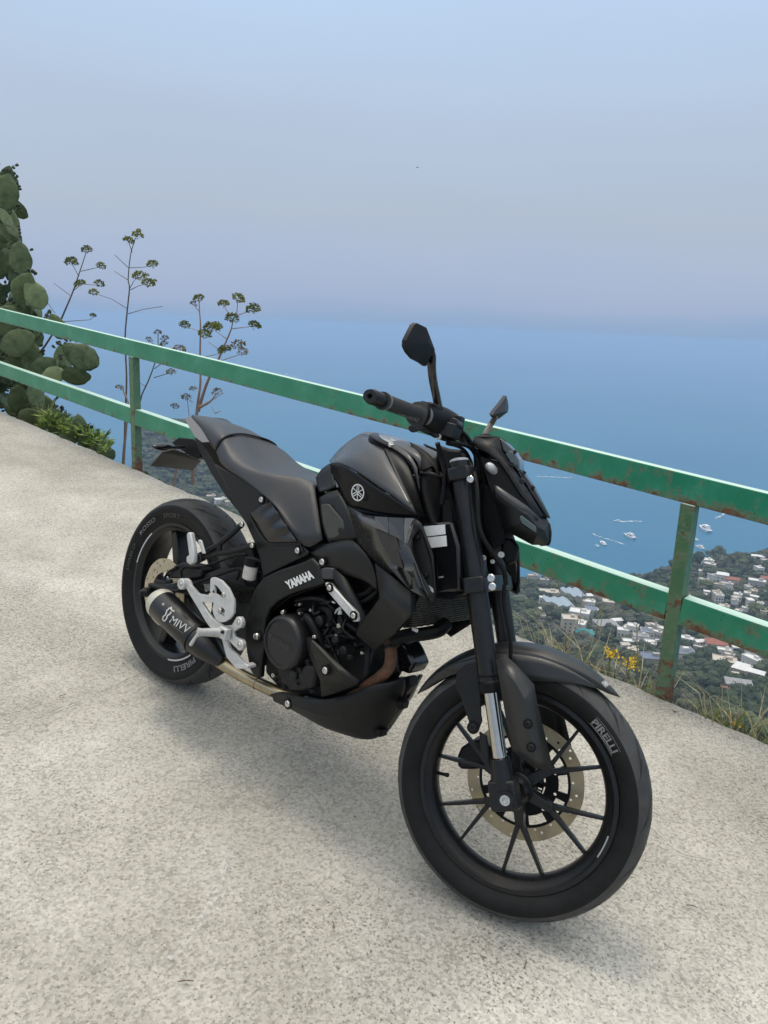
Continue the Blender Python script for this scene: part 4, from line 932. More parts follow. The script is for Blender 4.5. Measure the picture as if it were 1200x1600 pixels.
tube('cover_lip', 'a', [(548, 857, .138), (620, 820, .138), (665, 800, .138), (690, 775, .138), (690, 740, .138)], .003, PLAST, n=3)
rows = []
for j in range(17):
    r = []
    for i in range(9):
        s_, t_ = i/8, j/16
        x = (560+(720-560)*s_)*(1-t_)+(700+(925-700)*s_)*t_; y = (860+(765-860)*s_)*(1-t_)+(1085+(1080-1085)*s_)*t_
        r.append((x, y, .1365+.007*math.sin(math.pi*min(1, max(0, s_)))*math.sin(math.pi*t_)+.0045*math.sin(t_*19+s_*2.5)*max(0, s_-.2)))
    rows.append(r)
surf('leather_pad', 'a', rows, mat('glossy_leather', (.007, .007, .008), .2, 0, .2, bump=.2, bscale=500), nu=2, nv=3)
bolt('a', 642, 752, .138, .0085, m=STEEL); bolt('a', 925, 1152, .138, .0085, m=STEEL)
# tail tidy, number plate, indicators
symprism('tail_bracket', 'j', [(232, 320, .035), (300, 266, .03), (440, 282, .03), (500, 330, .03), (515, 450, .035), (470, 475, .035), (400, 440, .03), (320, 385, .03)], .03, PLASTD)
mb = MB(); v = pts('j', [(30, 532, .095), (150, 398, .095), (250, 375, .06), (515, 485, -.06), (432, 576, -.095), (428, 560, -.095)][:5]); mb.prism([v[0], v[1], v[2], v[3], v[4]], Vector((.003, 0, -.003)))
mb.build('number_plate_holder', mat('plate_back_grey', (.035, .035, .034), .5, var=.2), BK)
v2 = pts('j', [(150, 500, .06), (190, 455, .06), (400, 490, -.03), (360, 545, -.05)]); MB().prism([q+Vector((0, 0, .003)) for q in v2], Vector((0, 0, .002))).build('plate_recess', PLAST, BK)
for a in ((375, 437), (350, 465), (318, 490)):
    q = P(*cc('j', *a), .0); MB().lathe([(0, .006), (.004, .006), (.004, .0004)], q+Vector((0, 0, .004)), Vector((-.3, -.3, .9)), 10).build('bolt', PLASTD, BK)
for sy in (1, -1):
    pA = P(*cc('j', 45, 355), .19); pB = P(*cc('j', 258, 362), .10)
    if sy < 0: pA, pB = mirp(pA), mirp(pB)
    I_ = MB().tube([pA+(pB-pA)*t for t in (0, .06, .18, .4, .65, .85, 1)], [.001, .006, .012, .017, .0165, .012, .006], 14, flat=.75).build('indicator', GLOSSP, BK, smooth=60)
    MB().tube([pB, P(*cc('j', 350, 362), .04) if sy > 0 else mirp(P(*cc('j', 350, 362), .04))], .006, 8).build('indicator_stalk', PLASTD, I_)
# ---- frame
FR = plate('frame_cover', 'e', [(188, 252), (330, 185), (560, 110), (640, 68), (700, 130), (722, 170), (735, 272), (768, 298), (700, 332), (560, 372), (440, 412), (330, 470), (250, 540), (205, 640), (190, 760), (198, 900), (168, 1000), (152, 1198), (98, 1180), (60, 1120), (30, 960), (15, 850), (15, 650), (55, 500), (112, 350)], .150, .020, PLAST, bevel=.006, mirror=True)
word('YAMAHA', (451, 921.5), (492.3, 903.2), (445, 908.8), WHITE, w=.151, bold=.055, lift=.0012, shear=.0)
bolt('e', 742, 108, .150, .0085); bolt('e', 138, 805, .152, .011, m=STEEL, h=.010)
symprism('frame', 'e', [(100, 350, .12), (640, 120, .12), (900, 140, .12), (1160, 600, .12), (1060, 700, .11), (760, 330, .12), (440, 440, .12), (230, 600, .12), (210, 900, .11), (120, 1100, .11), (40, 900, .11)], .12, PLASTD)
plate('frame_end', 'e', [(723, 172), (760, 160), (842, 166), (846, 272), (735, 272)], .158, .03, SATING, bevel=.004)
facets('frame_spar', 'e', [(846, 166, .158), (965, 265, .150), (1150, 625, .150), (1085, 680, .158), (850, 275, .160), (1140, 800, .14), (1060, 760, .15)], [(0, 1, 2, 3, 4), (3, 2, 5, 6)], PLAST, mirror=False, th=.02, nsm=10)
plate('frame_bar', 'e', [(766, 300), (812, 308), (940, 452), (1064, 588), (1078, 665), (1032, 672), (900, 520), (775, 372)], .164, .012, SILV, bevel=.003)
bolt('e', 810, 350, .166, .0075, m=STEEL); bolt('e', 1035, 612, .166, .0075, m=STEEL)
# ---- engine
symprism('engine_block', 'e', [(300, 700, .10), (700, 600, .09), (960, 640, .08), (1180, 900, .075), (1160, 1180, .08), (1050, 1300, .09), (700, 1400, .09), (360, 1330, .09), (200, 1150, .09), (210, 800, .09)], .1, ENGM, bevel=.01)
symprism('cylinder', 'e', [(620, 450, .07), (980, 560, .07), (1230, 900, .07), (1180, 1130, .07), (900, 1000, .07), (640, 800, .07)], .07, ENGM, bevel=.006)
symprism('throttle_body', 'e', [(480, 430, .075), (760, 400, .08), (820, 560, .08), (700, 620, .08), (500, 560, .07)], .07, PLASTD, bevel=.006)
mb = MB()
for k in range(7):
    p = pts('e', [(800+k*26, 730+k*42, .088), (1010+k*30, 640+k*44, .088)]); mb.tube(p, .0035, 6)
prop(mb.build('cooling_fins', ENGM, BK), kind='stuff')
ccx = P(*cc('e', 352, 868), .172)
CC = MB().lathe([(.075, .074), (.020, .074), (.008, .073), (.001, .068), (-.001, .0655), (-.001, .0615), (.003, .0605), (.003, .0004)], ccx, Y, 48).build('clutch_cover', mat('cover_black', (.022, .022, .023), .36, .35, var=.15), BK, smooth=35)
word('YAMAHA', (421, 1000, .1706), (454, 1018.5, .1706), (421, 988, .1706), DGREY, bold=.0, lift=.002, par=CC)
plate('lower_cover', 'e', [(310, 1050), (440, 1060), (520, 1090), (545, 1190), (640, 1250), (600, 1300), (540, 1315), (440, 1312), (360, 1240), (318, 1140)], .150, .05, ENGM, bevel=.006)
plate('oil_filter_cover', 'e', [(540, 1120), (575, 1075), (640, 1085), (668, 1120), (672, 1180), (650, 1280), (610, 1300), (560, 1275), (535, 1210)], .163, .03, ENGM, bevel=.007)
plate('cover_boss', 'e', [(435, 1130), (460, 1115), (495, 1160), (490, 1215), (450, 1220), (430, 1180)], .158, .01, ENGM, bevel=.003)
for a in ((380, 580), (540, 588), (290, 1168), (312, 1212), (385, 1285), (650, 1315), (515, 1248), (618, 1080), (515, 1150), (675, 812), (905, 705), (500, 512), (540, 506), (1000, 1000), (610, 1045)):
    bolt('e', *a, .150, .0065 if a[0] not in (500, 540, 312, 515) else .004, m=STEEL if a[0] in (540, 675, 905, 380, 290) else ENGM, ring=False, h=.006)
facets('engine_guard', 'e', [(563, 822, .150), (615, 812, .156), (660, 838, .166), (800, 960, .164), (950, 1110, .162), (1082, 1216, .158), (1062, 1258, .160), (860, 1340, .164), (733, 1372, .164), (722, 1220, .166), (690, 1150, .166), (625, 1000, .166), (640, 850, .172), (900, 1130, .170)],
       [(0, 1, 12, 11), (1, 2, 12), (2, 3, 13, 12), (3, 4, 13), (4, 5, 6, 13), (6, 7, 8, 9, 13), (9, 10, 11, 12, 13)], PLAST, th=.006, mirror=False, nsm=12)
bolt('e', 770, 1125, .174, .009, m=STEEL)
for L_, r in (([(590, 620, .14), (640, 680, .145), (700, 800, .14), (740, 890, .13)], .011), ([(760, 750, .12), (800, 850, .125), (850, 960, .12), (900, 1060, .12)], .006), ([(500, 470, .12), (620, 450, .13), (760, 470, .13), (860, 560, .12)], .006),
              ([(900, 600, .12), (930, 660, .13), (910, 720, .12)], .004), ([(720, 540, .10), (800, 560, .12), (830, 640, .12), (800, 700, .11)], .012), ([(980, 690, .12), (1060, 740, .12), (1140, 780, .11)], .007), ([(870, 740, .12), (940, 800, .12), (1060, 820, .10)], .008),
              ([(990, 480, .12), (1080, 500, .13), (1180, 450, .13), (1260, 380, .12)], .006), ([(1000, 380, .12), (1060, 430, .125), (1160, 400, .12), (1230, 330, .12)], .008), ([(640, 1060, .12), (660, 960, .12), (600, 760, .12)], .006)):
    tube('engine_hose', 'e', L_, r, PLASTD)
r_e = random.Random(4)
for k in range(16):
    x0_, y0_ = r_e.uniform(560, 1060), r_e.uniform(480, 1000); L_ = [(x0_, y0_, .11)]
    for j in range(3): L_.append((L_[-1][0]+r_e.uniform(-90, 110), L_[-1][1]+r_e.uniform(-60, 110), .115+.02*r_e.random()))
    tube('engine_cable', 'e', L_, r_e.choice([.003, .004, .0055]), r_e.choice([ENGM, PLAST, ALLOY]), n=4, seg=8)
for a in ((640, 560), (720, 640), (560, 650), (940, 560), (1060, 880), (880, 800), (1120, 960), (980, 1120), (760, 470)): bolt('e', a[0], a[1], .128, .0048, m=STEEL if a[0] % 40 == 0 else ALLOY, ring=False, h=.005)
for a in ((785, 655, .016), (935, 830, .013), (1010, 930, .014), (600, 560, .008), (870, 690, .007)):
    px, py = cc('e', a[0], a[1]); MB().lathe([(0, a[2]), (-.03, a[2]*.9), (-.034, a[2]*.6), (-.034, .0005)][::1], P(px, py, .105), Y, 18).build('engine_plug', ENGM, BK)
plate('cable_clip', 'e', [(828, 475), (850, 480), (862, 500), (835, 492)], .14, .004, SILV, bevel=0)
for k in range(3):
    p = pts('e', [(862+k*14, 590-k*18, .13), (880+k*14, 555-k*10, .135), (900+k*10, 560, .13), (892+k*12, 600, .13)]); MB().tube(spline(p, 4), .0022, 6).build('spring_clip', SILV, BK)
# ---- belly pan
top_ = [(0, 632, .12), (100, 605, .135), (260, 645, .14), (420, 665, .14), (600, 632, .13), (800, 562, .100), (960, 530, .065), (1065, 500, .032)]
mid_ = [(30, 650, .122), (140, 690, .138), (290, 750, .143), (430, 790, .138), (600, 790, .122), (790, 730, .085), (940, 680, .050), (1070, 570, .022)]
bot_ = [(60, 685, .10), (150, 728, .105), (290, 808, .10), (420, 880, .09), (560, 930, .07), (710, 965, .045), (870, 930, .018), (1010, 735, .010)]
BP = [pts('f', r) for r in (top_, mid_, bot_)]; keel = [Vector((p.x, 0, p.z-.002)) for p in BP[2]]
R1 = surf_rows([BP[0], BP[1]], 4, 3); R2 = surf_rows([BP[1], BP[2], keel], 4, 3); R = R1+R2[1:]
R = R + [[mirp(p) for p in r] for r in R[-2::-1]]
MB().grid(R).build('belly_pan', PLAST, BK, smooth=38, solid=.004)
plate('belly_insert', 'f', [(590, 640), (900, 545), (905, 600), (860, 800), (800, 900), (760, 900), (600, 900)], .10, .004, PLASTD, bevel=0) if 0 else None
symprism('belly_fill', 'f', [(420, 640, .09), (700, 560, .09), (1000, 520, .04), (1010, 570, .03), (960, 640, .03), (700, 700, .07), (420, 700, .09)], .08, PLASTD)
bolt('f', 148, 698, .140, .0095)
plate('belly_foot', 'f', [(1040, 500), (1085, 480), (1112, 492), (1116, 560), (1050, 640), (1040, 560)], .010, .03, ENGM, bevel=.004)
for x, y in ((880, 915), (1045, 700)): MB().box(P(*cc('f', x, y), .02), (.02, .03, .02)).build('belly_bracket', PLASTD, BK, bevel=.003)
# ---- exhaust
tube('header_pipe', 'f', [(935, 200, .06), (950, 250, .065), (955, 330, .068), (935, 420, .068), (870, 490, .066), (770, 560, .07), (640, 640, .07)], .0155, RUST, n=6, seg=18)
tube('header_joint', 'f', [(948, 235, .065), (952, 262, .066)], .018, ENGM, n=1, seg=18)
plate('oil_cooler_cover', 'f', [(985, 270), (1040, 208), (1085, 280), (1135, 400), (1090, 470), (1010, 440)], .015, .07, GLOSSP, bevel=.008)
MB().lathe([(0, .010), (-.003, .010), (-.003, .005), (.004, .005), (.004, .0004)], P(*cc('f', 1038, 330), .0165), Y, 16).build('cover_port', PLASTD, BK)
tube('exhaust_pipe', 'p', [(338, 1030, .128), (352, 1040, .124), (380, 1056, .118), (402, 1067, .112), (430, 1080, .10), (470, 1095, .08)], .0185, PIPE, n=4, seg=24)
tube('pipe_joint', 'p', [(400, 1065.5, .1125), (403, 1067.5, .1115)], .0205, PIPE, n=1, seg=24)
q0, q1, q2 = P(*cc('h', 168, 460), .165), P(*cc('h', 585, 860), .158), P(*cc('h', 835, 1085), .128)
mb = MB(); path = [q0, q0+(q1-q0)*.02, q0+(q1-q0)*.5, q0+(q1-q0)*.97, q1, q1+(q2-q1)*.35, q1+(q2-q1)*.7, q2]
MU = mb.tube(path, [.0470, .0485, .0485, .0470, .0455, .0400, .0310, .0200], 40).build('muffler', mat('muffler_black', (.004, .004, .0045), .3, 0, .12, var=.2, vscale=40, coatr=.2), BK, smooth=40)
dq = (q0-q1).normalized()
MB().lathe([(-.004, .0489), (.012, .0487), (.026, .043), (.036, .034), (.040, .026), (.040, .020), (.0, .020)], q0, dq, 40).build('muffler_end_cap', CREAM, MU, smooth=40)
MB().lathe([(-.006, .0487), (-.006, .0500), (.006, .0500), (.006, .0487)], q0+(q1-q0)*.93, dq, 40).build('muffler_strap', ALLOY, MU)
bolt('h', 177, 452, .213, .0042, m=CREAM, n=(ray(300, 960)*-1).normalized(), ring=False, par=MU)
plate('muffler_lug', 'h', [(40, 420), (60, 385), (110, 390), (130, 440), (80, 450)], .18, .006, CREAM, bevel=.002)
nview = (LBi @ ray(280, 975)*-1).normalized()
def onmuf(x, y, lift=.0008):           # meet the can's surface
    px, py = cc('h', x, y); d = (LBi @ ray(px, py)).normalized(); o_ = LBi @ CAM; ax_ = (q1-q0).normalized()
    w_ = o_-q0; a_ = d-ax_*d.dot(ax_); b_ = w_-ax_*w_.dot(ax_); A_ = a_.dot(a_); B_ = 2*a_.dot(b_); C_ = b_.dot(b_)-(.0485+lift)**2
    D_ = max(0, B_*B_-4*A_*C_); return o_+d*((-B_-math.sqrt(D_))/(2*A_))
v, f = text_mesh('MIVV', .0, 0)
pv_ = []
for x, y in v: pv_.append(onmuf(240+(438-240)*x+46*y, 650+(778-650)*x-72*y))
MB().add(pv_, f).build('lettering', mat('logo_grey', (.5, .49, .46), .5), MU, smooth=0, recalc=False, weld=False)
mb = MB()
def band(lst, wd):
    for (x0, y0), (x1, y1) in zip(lst, lst[1:]):
        L_ = math.hypot(x1-x0, y1-y0); nx, ny = -(y1-y0)/L_*wd, (x1-x0)/L_*wd
        mb.add([onmuf(x0+nx, y0+ny), onmuf(x1+nx, y1+ny), onmuf(x1-nx, y1-ny), onmuf(x0-nx, y0-ny)], [(0, 1, 2, 3)])
band([(210, 530), (250, 490), (275, 520), (300, 530)], 7); band([(215, 535), (200, 570), (175, 590), (170, 625), (190, 640), (215, 610), (220, 580), (250, 560), (265, 535)], 7); band([(262, 480), (272, 500)], 6)
mb.build('muffler_emblem', mat('logo_grey', (.5, .49, .46), .5), MU, smooth=0, recalc=False, weld=False)
mb = MB()
for k in range(12): band([(250+k*13, 668+k*9.5), (255+k*13, 671.5+k*9.5)], 3.5)
mb.build('small_print', mat('gold_print', (.28, .22, .10), .5), MU, smooth=0, recalc=False, weld=False)
# ---- foot controls (right)
def hp(l): return [(q.x, q.z) for q in pts('h', l, .19)]
flat_shape(hp([(728, 172), (745, 155), (768, 153), (850, 192), (922, 272), (980, 392), (988, 470), (982, 545), (935, 612), (880, 645), (838, 650), (790, 622), (760, 560), (748, 500), (762, 440), (742, 380), (722, 300)]),
           [hp([(768, 232), (800, 250), (850, 315), (872, 350), (860, 385), (820, 355), (778, 330)]), hp([(845, 478), (870, 492), (886, 520), (878, 550), (856, 560), (850, 520)])], -.196, .008, 'heel_guard', SILV, BK, bevel=.002)
bolt('h', 845, 345, .202, .0065, m=STEEL, ring=False); bolt('h', 805, 522, .202, .0065, m=STEEL, ring=False)
plate('footpeg_hanger', 'h', [(352, 262), (348, 200), (375, 168), (430, 166), (462, 195), (478, 245), (560, 335), (640, 350), (738, 366), (742, 436), (640, 430), (598, 432), (640, 500), (700, 590), (762, 645), (830, 690), (930, 682), (985, 590), (1030, 590), (1048, 640), (1035, 700), (985, 730), (945, 760), (960, 810), (1035, 840), (1060, 890), (1050, 930), (1010, 948), (965, 925), (905, 860), (835, 830), (790, 790), (700, 722), (640, 640), (560, 500), (480, 370), (430, 280), (400, 270)], .186, .010, SILV, bevel=.0018)
for a in ((375, 230, .195, .017), (1010, 655, .194, .016), (1020, 900, .194, .016)): 
    px, py = cc('h', a[0], a[1]); MB().lathe([(.01, a[3]), (0, a[3]), (-.003, a[3]*.85), (-.003, a[3]*.45), (.001, a[3]*.42), (.001, .0004)], P(px, py, a[2]), Y, 24).build('hanger_boss', SILV, BK)
    bolt('h', a[0], a[1], a[2]+.002, .006, m=STEEL, ring=False)
MB().box(P(*cc('h', 855, 770), .200), (.034, .022, .034)).build('footpeg_mount', SILV, BK, bevel=.004); bolt('h', 832, 760, .213, .005, m=ENGM, ring=False)
mb = MB().tube([P(*cc('h', 800, 765), .205), P(*cc('h', 700, 762), .232), P(*cc('h', 600, 762), .262), P(*cc('h', 555, 762), .272)], [.0135, .0120, .0105, .0135], 16); mb.build('footpeg', SILV, BK, bevel=0)
MB().tube([P(*cc('h', 560, 775), .270), P(*cc('h', 480, 900), .270)], [.0035, .0055], 8).build('footpeg_feeler', SILV, BK)
plate('brake_pedal', 'h', [(820, 838), (862, 835), (885, 870), (905, 940), (985, 1010), (1035, 1068), (1108, 1118), (1105, 1158), (980, 1172), (930, 1110), (872, 1040), (850, 960)], .178, .010, SILV, bevel=.0025)
plate('heel_plate', 'h', [(955, 1125), (1075, 1105), (1112, 1130), (1108, 1160), (985, 1172)], .192, .03, SILV, bevel=.002)
# passenger pegs
for L_ in ([(1022, 255, .15), (830, 420, .17), (660, 515, .185)], [(1105, 425, .15), (960, 465, .16), (780, 500, .175), (640, 545, .185)], [(842, 405, .17), (838, 490, .17)]): tube('pillion_peg_bracket', 'i', L_, .0085, PLAST, n=2, mirror=False)
bolt('i', 1022, 255, .158, .007, ring=False); bolt('i', 1105, 425, .158, .007, ring=False)
plate('pillion_peg_mount', 'i', [(615, 500), (680, 495), (690, 545), (630, 575), (605, 550)], .195, .02, ALLOY, bevel=.003)
plate('pillion_peg', 'i', [(572, 340), (582, 318), (605, 320), (622, 420), (632, 500), (630, 560), (600, 582), (572, 560), (570, 515), (592, 500)], .215, .016, SILV, bevel=.004)
plate('pillion_peg_bar', 'i', [(662, 385), (675, 376), (692, 385), (722, 490), (700, 492)], .20, .006, SILV, bevel=.002)
# reservoir, swingarm, caliper
symprism('inner_filler', 'p', [(420, 850, .11), (470, 840, .12), (510, 850, .12), (520, 880, .12), (480, 900, .12), (440, 915, .12), (415, 905, .11)], .11, PLASTD)
symprism('headlight_bracket', 'l', [(400, 560, .05), (560, 600, .05), (600, 780, .05), (640, 1010, .045), (640, 1120, .04), (520, 1180, .04), (420, 900, .045)], .05, PLASTD, fn=S)
rp = P(391, 893, .135)
MB().lathe([(-.024, .014), (-.020, .020), (.018, .020)], rp, Vector((0, 0, 1)), 20, cap=True).build('brake_reservoir', RESV, BK)
MB().lathe([(.018, .0215), (.036, .0215), (.038, .017)], rp, Vector((0, 0, 1)), 20, cap=True).build('reservoir_cap', PLASTD, BK)
facets('swingarm', 'i', [(268, 730, .118), (420, 745, .118), (620, 690, .112), (850, 610, .105), (1010, 600, .10), (1140, 640, .10), (1140, 800, .10), (820, 800, .105), (620, 830, .112), (480, 800, .118), (300, 800, .118), (560, 760, .125), (900, 700, .115)],
       [(0, 1, 11, 9, 10), (1, 2, 11), (2, 3, 12, 11), (3, 4, 12), (4, 5, 6, 12), (6, 7, 12), (7, 8, 11, 12), (8, 9, 11)], ENGM, th=.035, nsm=15)
tube('swingarm_cap_rail', 'i', [(280, 742, .125), (400, 775, .125), (480, 790, .125), (560, 770, .125)], .007, ENGM, n=3)
MB().lathe([(.02, .016), (-.012, .016), (-.016, .012), (-.030, .007), (-.030, .0004)], P(*cc('i', 262, 800), .128), Y, 12).build('axle_nut', ENGM, BK, smooth=20)
plate('rear_caliper', 'i', [(470, 590), (540, 560), (640, 580), (700, 620), (690, 680), (560, 700), (520, 690), (430, 690), (400, 660), (440, 640)], .125, .05, ENGM, bevel=.005)
for L_, r in (([(545, 690, .14), (530, 640, .145), (560, 600, .14), (640, 600, .13), (760, 580, .12), (960, 510, .12), (1060, 500, .12)], .004), ([(620, 740, .13), (760, 690, .13), (900, 640, .13), (1000, 620, .13), (980, 700, .13)], .0045), ([(450, 720, .13), (400, 700, .13), (430, 640, .13), (500, 600, .13)], .004), ([(1020, 640, .13), (1060, 760, .13), (1130, 770, .12)], .005)):
    tube('brake_hose', 'i', L_, r, PLASTD)
plate('swingarm_label', 'i', [(712, 735), (770, 730), (775, 785), (725, 800)], .122, .002, mat('worn_label', (.18, .18, .17), .6, var=.9, vscale=150), bevel=0)
symprism('rear_inner_guard', 'i', [(1000, 420, .05), (1090, 400, .06), (1150, 640, .06), (1150, 900, .07), (1040, 900, .05), (960, 700, .05), (900, 620, .04), (980, 520, .05)], .05, PLASTD)
plate('chain_guard', 'i', [(500, 640), (900, 540), (1100, 560), (1100, 620), (620, 700)], -.07, .01, PLASTD, bevel=.002)
# side stand on the far side
fb = LBi @ Vector((.40, .27, .004)); tp_ = Vector((.56, .10, .24))
MB().tube([tp_, tp_+(fb-tp_)*.95], [.013, .011], 12).build('side_stand', ENGM, BK)
MB().box(fb+Vector((0, 0, .004)), (.06, .035, .008), Matrix.Rotation(-LEAN*-1, 3, 'X')).build('stand_foot', ENGM, BK, bevel=.002)
# ------------------------------------------------------------------ bank below the edge, plants beside the railing
def soil():
    m, nt, b = nodes_of('dry_bank'); tc = nt.nodes.new('ShaderNodeTexCoord').outputs['Object']
    n = N(nt, 'ShaderNodeTexNoise', Scale=6., Detail=7., Roughness=.7); nt.links.new(tc, n.inputs[0])
    c = rampn(nt, n.outputs[0], [(.3, (.05, .045, .03)), (.5, (.10, .09, .06)), (.7, (.17, .15, .11))]); nt.links.new(c.outputs[0], b.inputs['Base Color'])
    b.inputs['Roughness'].default_value = 1; bp = N(nt, 'ShaderNodeBump', Strength=1., Distance=.05); nt.links.new(n.outputs[0], bp.inputs['Height']); nt.links.new(bp.outputs[0], b.inputs['Normal'])
    return m
rows = []
for dy, z in ((-.03, -.13), (.10, -.20), (.3, -.42), (.7, -1.1), (1.6, -3.0), (4, -9.), (12, -38)):
    rows.append([Vector((x, edge_y(x)+dy, z+.06*min(1, dy*3+.1)*noise.noise(Vector((x*2, dy*3, 4))))) for x in [-90, -50, -30, -20]+[-16+.12*i for i in range(240)]+[16, 22, 32]])
o = MB().grid(rows).build('bank', soil(), mtx=T4, smooth=60); prop(o, 'dry soil bank falling away behind the concrete edge', kind='structure')
def leafmat(name, lo, hi, sc=6., rough=.6, trans=.0):
    m, nt, b = nodes_of(name); tc = nt.nodes.new('ShaderNodeTexCoord').outputs['Object']
    n = N(nt, 'ShaderNodeTexNoise', Scale=sc, Detail=5., Roughness=.7); nt.links.new(tc, n.inputs[0])
    oi = nt.nodes.new('ShaderNodeObjectInfo'); a = N(nt, 'ShaderNodeMath', operation='MULTIPLY_ADD'); a.inputs[1].default_value = .35
    nt.links.new(oi.outputs['Random'], a.inputs[0]); nt.links.new(n.outputs[0], a.inputs[2])
    c = rampn(nt, a.outputs[0], [(.42, lo), (.95, hi)]); nt.links.new(c.outputs[0], b.inputs['Base Color'])
    b.inputs['Roughness'].default_value = rough; b.inputs['Specular IOR Level'].default_value = .3
    return m
CACT = leafmat('cactus_green', (.030, .055, .022), (.19, .235, .11), 14., .55)
CACTF = leafmat('cactus_bud', (.035, .055, .03), (.07, .075, .04), 30.)
def pad_mesh(seed, L=.24, W=.165, T=.026):
    rnd = random.Random(seed); v = []; f = []; nr, ns_ = 10, 16
    for i in range(nr+1):
        t = i/nr; z = L*t; wv = W/2*(math.sin(math.pi*min(1, t**.80))**.62 if 0 < t < 1 else .12 if t == 0 else 0.02)
        tt = T/2*(math.sin(math.pi*min(1, t))**.5 if 0 < t < 1 else .5 if t == 0 else .1)+.001
        for k in range(ns_):
            a = 2*math.pi*k/ns_
            v.append(Vector((wv*math.cos(a)+.004*rnd.uniform(-1, 1), tt*math.sin(a)+.018*math.sin(t*3+seed)*t, z)))
    f = [(i*ns_+k, i*ns_+(k+1) % ns_, (i+1)*ns_+(k+1) % ns_, (i+1)*ns_+k) for i in range(nr) for k in range(ns_)] + [tuple(nr*ns_+k for k in range(ns_)), tuple(range(ns_))[::-1]]
    # areoles: little spine cushions in rows
    for i in range(6):
        for k in range(5):
            t = .18+.75*i/5; wv = W/2*math.sin(math.pi*t**.8)**.62*.85; x = wv*(-1+2*(k+.5*(i % 2))/4.5)
            if abs(x) > wv: continue
            for s in (-1, 1):
                y = s*T/2*math.sqrt(max(.02, 1-(x/(wv*1.18))**2))+.018*math.sin(t*3+seed)*t; c = Vector((x, y, L*t)); b = len(v)
                v += [c+Vector((.0025, 0, 0)), c+Vector((0, s*.004, .0025)), c+Vector((-.0025, 0, 0)), c+Vector((0, 0, -.0025))]; f.append((b, b+1, b+2, b+3))
    me = bpy.data.meshes.new('pad'); me.from_pydata([tuple(p) for p in v], [], f); me.materials.append(CACT); me.shade_smooth(); me.set_sharp_from_angle(angle=R_(70)); return me
PADS = [pad_mesh(s) for s in (1, 2, 3)]
def cactus(label, plist, rnd, fruit=.35, seedl=0):
    root = empty('prickly_pear', T4, label, 'cactus'); fb_ = MB()
    for (px, py, y, L, ang, yaw) in plist:
        q = G(px, py, y); s = L/FPX*(q-CAM).length/.24*.95
        o = bpy.data.objects.new('pad', rnd.choice(PADS)); COL.objects.link(o); o.parent = root
        M = Matrix.Rotation(yaw, 4, 'Z') @ Matrix.Rotation(0, 4, 'X')
        tilt = Matrix.Rotation(ang, 3, -(T3.inverted() @ Vector((0, 0, 1))).cross(CR).normalized().cross(Vector((0, 0, 1))) if 0 else fwd)
        R3 = Matrix.Rotation(ang, 3, fwd) @ Matrix.Rotation(math.atan2(CR.y, CR.x)+yaw, 3, 'Z') @ Matrix.Rotation(rnd.uniform(-.3, .3), 3, 'X')
        c = R3 @ Vector((0, 0, .12*s)); o.matrix_basis = Matrix.Translation(q-c) @ R3.to_4x4() @ Matrix.Scale(s, 4)
        if rnd.random() < fruit:
            for k in range(rnd.randint(4, 9)):
                a = R_(90+rnd.uniform(-65, 65)); p = q-c + R3 @ Vector((.075*s*math.cos(a), 0, (.13+.115*math.sin(a))*s)); d = R3 @ Vector((math.cos(a), 0, math.sin(a)))
                fb_.lathe([(-.004, .004), (.008, .011), (.02, .0125), (.030, .010), (.031, .002)], p, d, 7)
    if fb_.v: prop(fb_.build('fruits', CACTF, root, weld=False), kind='stuff')
    return root
rnd = random.Random(11); PL = []
def inside(px, py):
    if py < 455: return px < 6+34*((py-250)/205)**.8*(1.15 if 380 < py < 450 else 1) 
    if py < 600: return px < 62+10*math.sin(py*.09)
    return px < 75+ (py-600)*.2
while len(PL) < 250:
    px = rnd.uniform(-70, 95); py = rnd.uniform(262, 700)
    if not inside(px, py): continue
    if py > 640+px*.45 - 5: continue
    PL.append((px, py, 1.75+rnd.random()*.8, rnd.choice([rnd.uniform(22, 34), rnd.uniform(34, 52)]), rnd.uniform(-1.4, 1.4), rnd.uniform(-1.55, 1.55)))
PL += [(32, 403, 1.8, 46, -.05, .25), (10, 300, 1.8, 50, .2, .3), (8, 345, 1.9, 55, -.2, .1), (38, 447, 1.75, 50, .5, .5), (55, 460, 1.8, 46, -.5, .3), (90, 510, 1.8, 40, -.5, -.2), (126, 556, 1.7, 58, -1.15, .2), (75, 578, 1.75, 58, 1.3, .2), (88, 580, 1.8, 44, .1, -.9), (98, 560, 1.85, 40, -.2, .6),
       (82, 590, 1.72, 52, 1.2, -.2), (120, 588, 1.7, 50, 1.45, .8), (30, 535, 1.72, 58, 1.2, .1), (25, 575, 1.75, 55, .9, .5), (30, 625, 1.7, 50, .1, .1), (55, 618, 1.75, 42, -.3, 1.), (48, 655, 1.68, 52, .9, .3), (10, 500, 1.7, 60, .8, .2)]
cactus('tall prickly pear cactus crowding the left end of the green railing', PL, rnd, .55)
PL = [(92, 660, 1.62, 46, .8, .3), (122, 668, 1.6, 44, -.2, .9), (137, 690, 1.6, 42, -.1, .5), (152, 700, 1.6, 36, .3, -.4), (163, 702, 1.6, 32, -.2, .3), (112, 680, 1.62, 40, 1.1, .1), (172, 712, 1.6, 26, .2, .8), (145, 712, 1.62, 30, -.6, .2)]
cactus('low prickly pear cactus with few pads on the bank left of the near green post', PL, rnd, .2)
PL = [(228, 742, 1.5, 13, .2, .4), (238, 750, 1.5, 12, -.3, .1), (247, 752, 1.48, 11, .4, .8), (249, 760, 1.47, 10, 0, .2)]
cactus('tiny cactus seedling at the concrete edge right of the left green post', PL, rnd, 0)

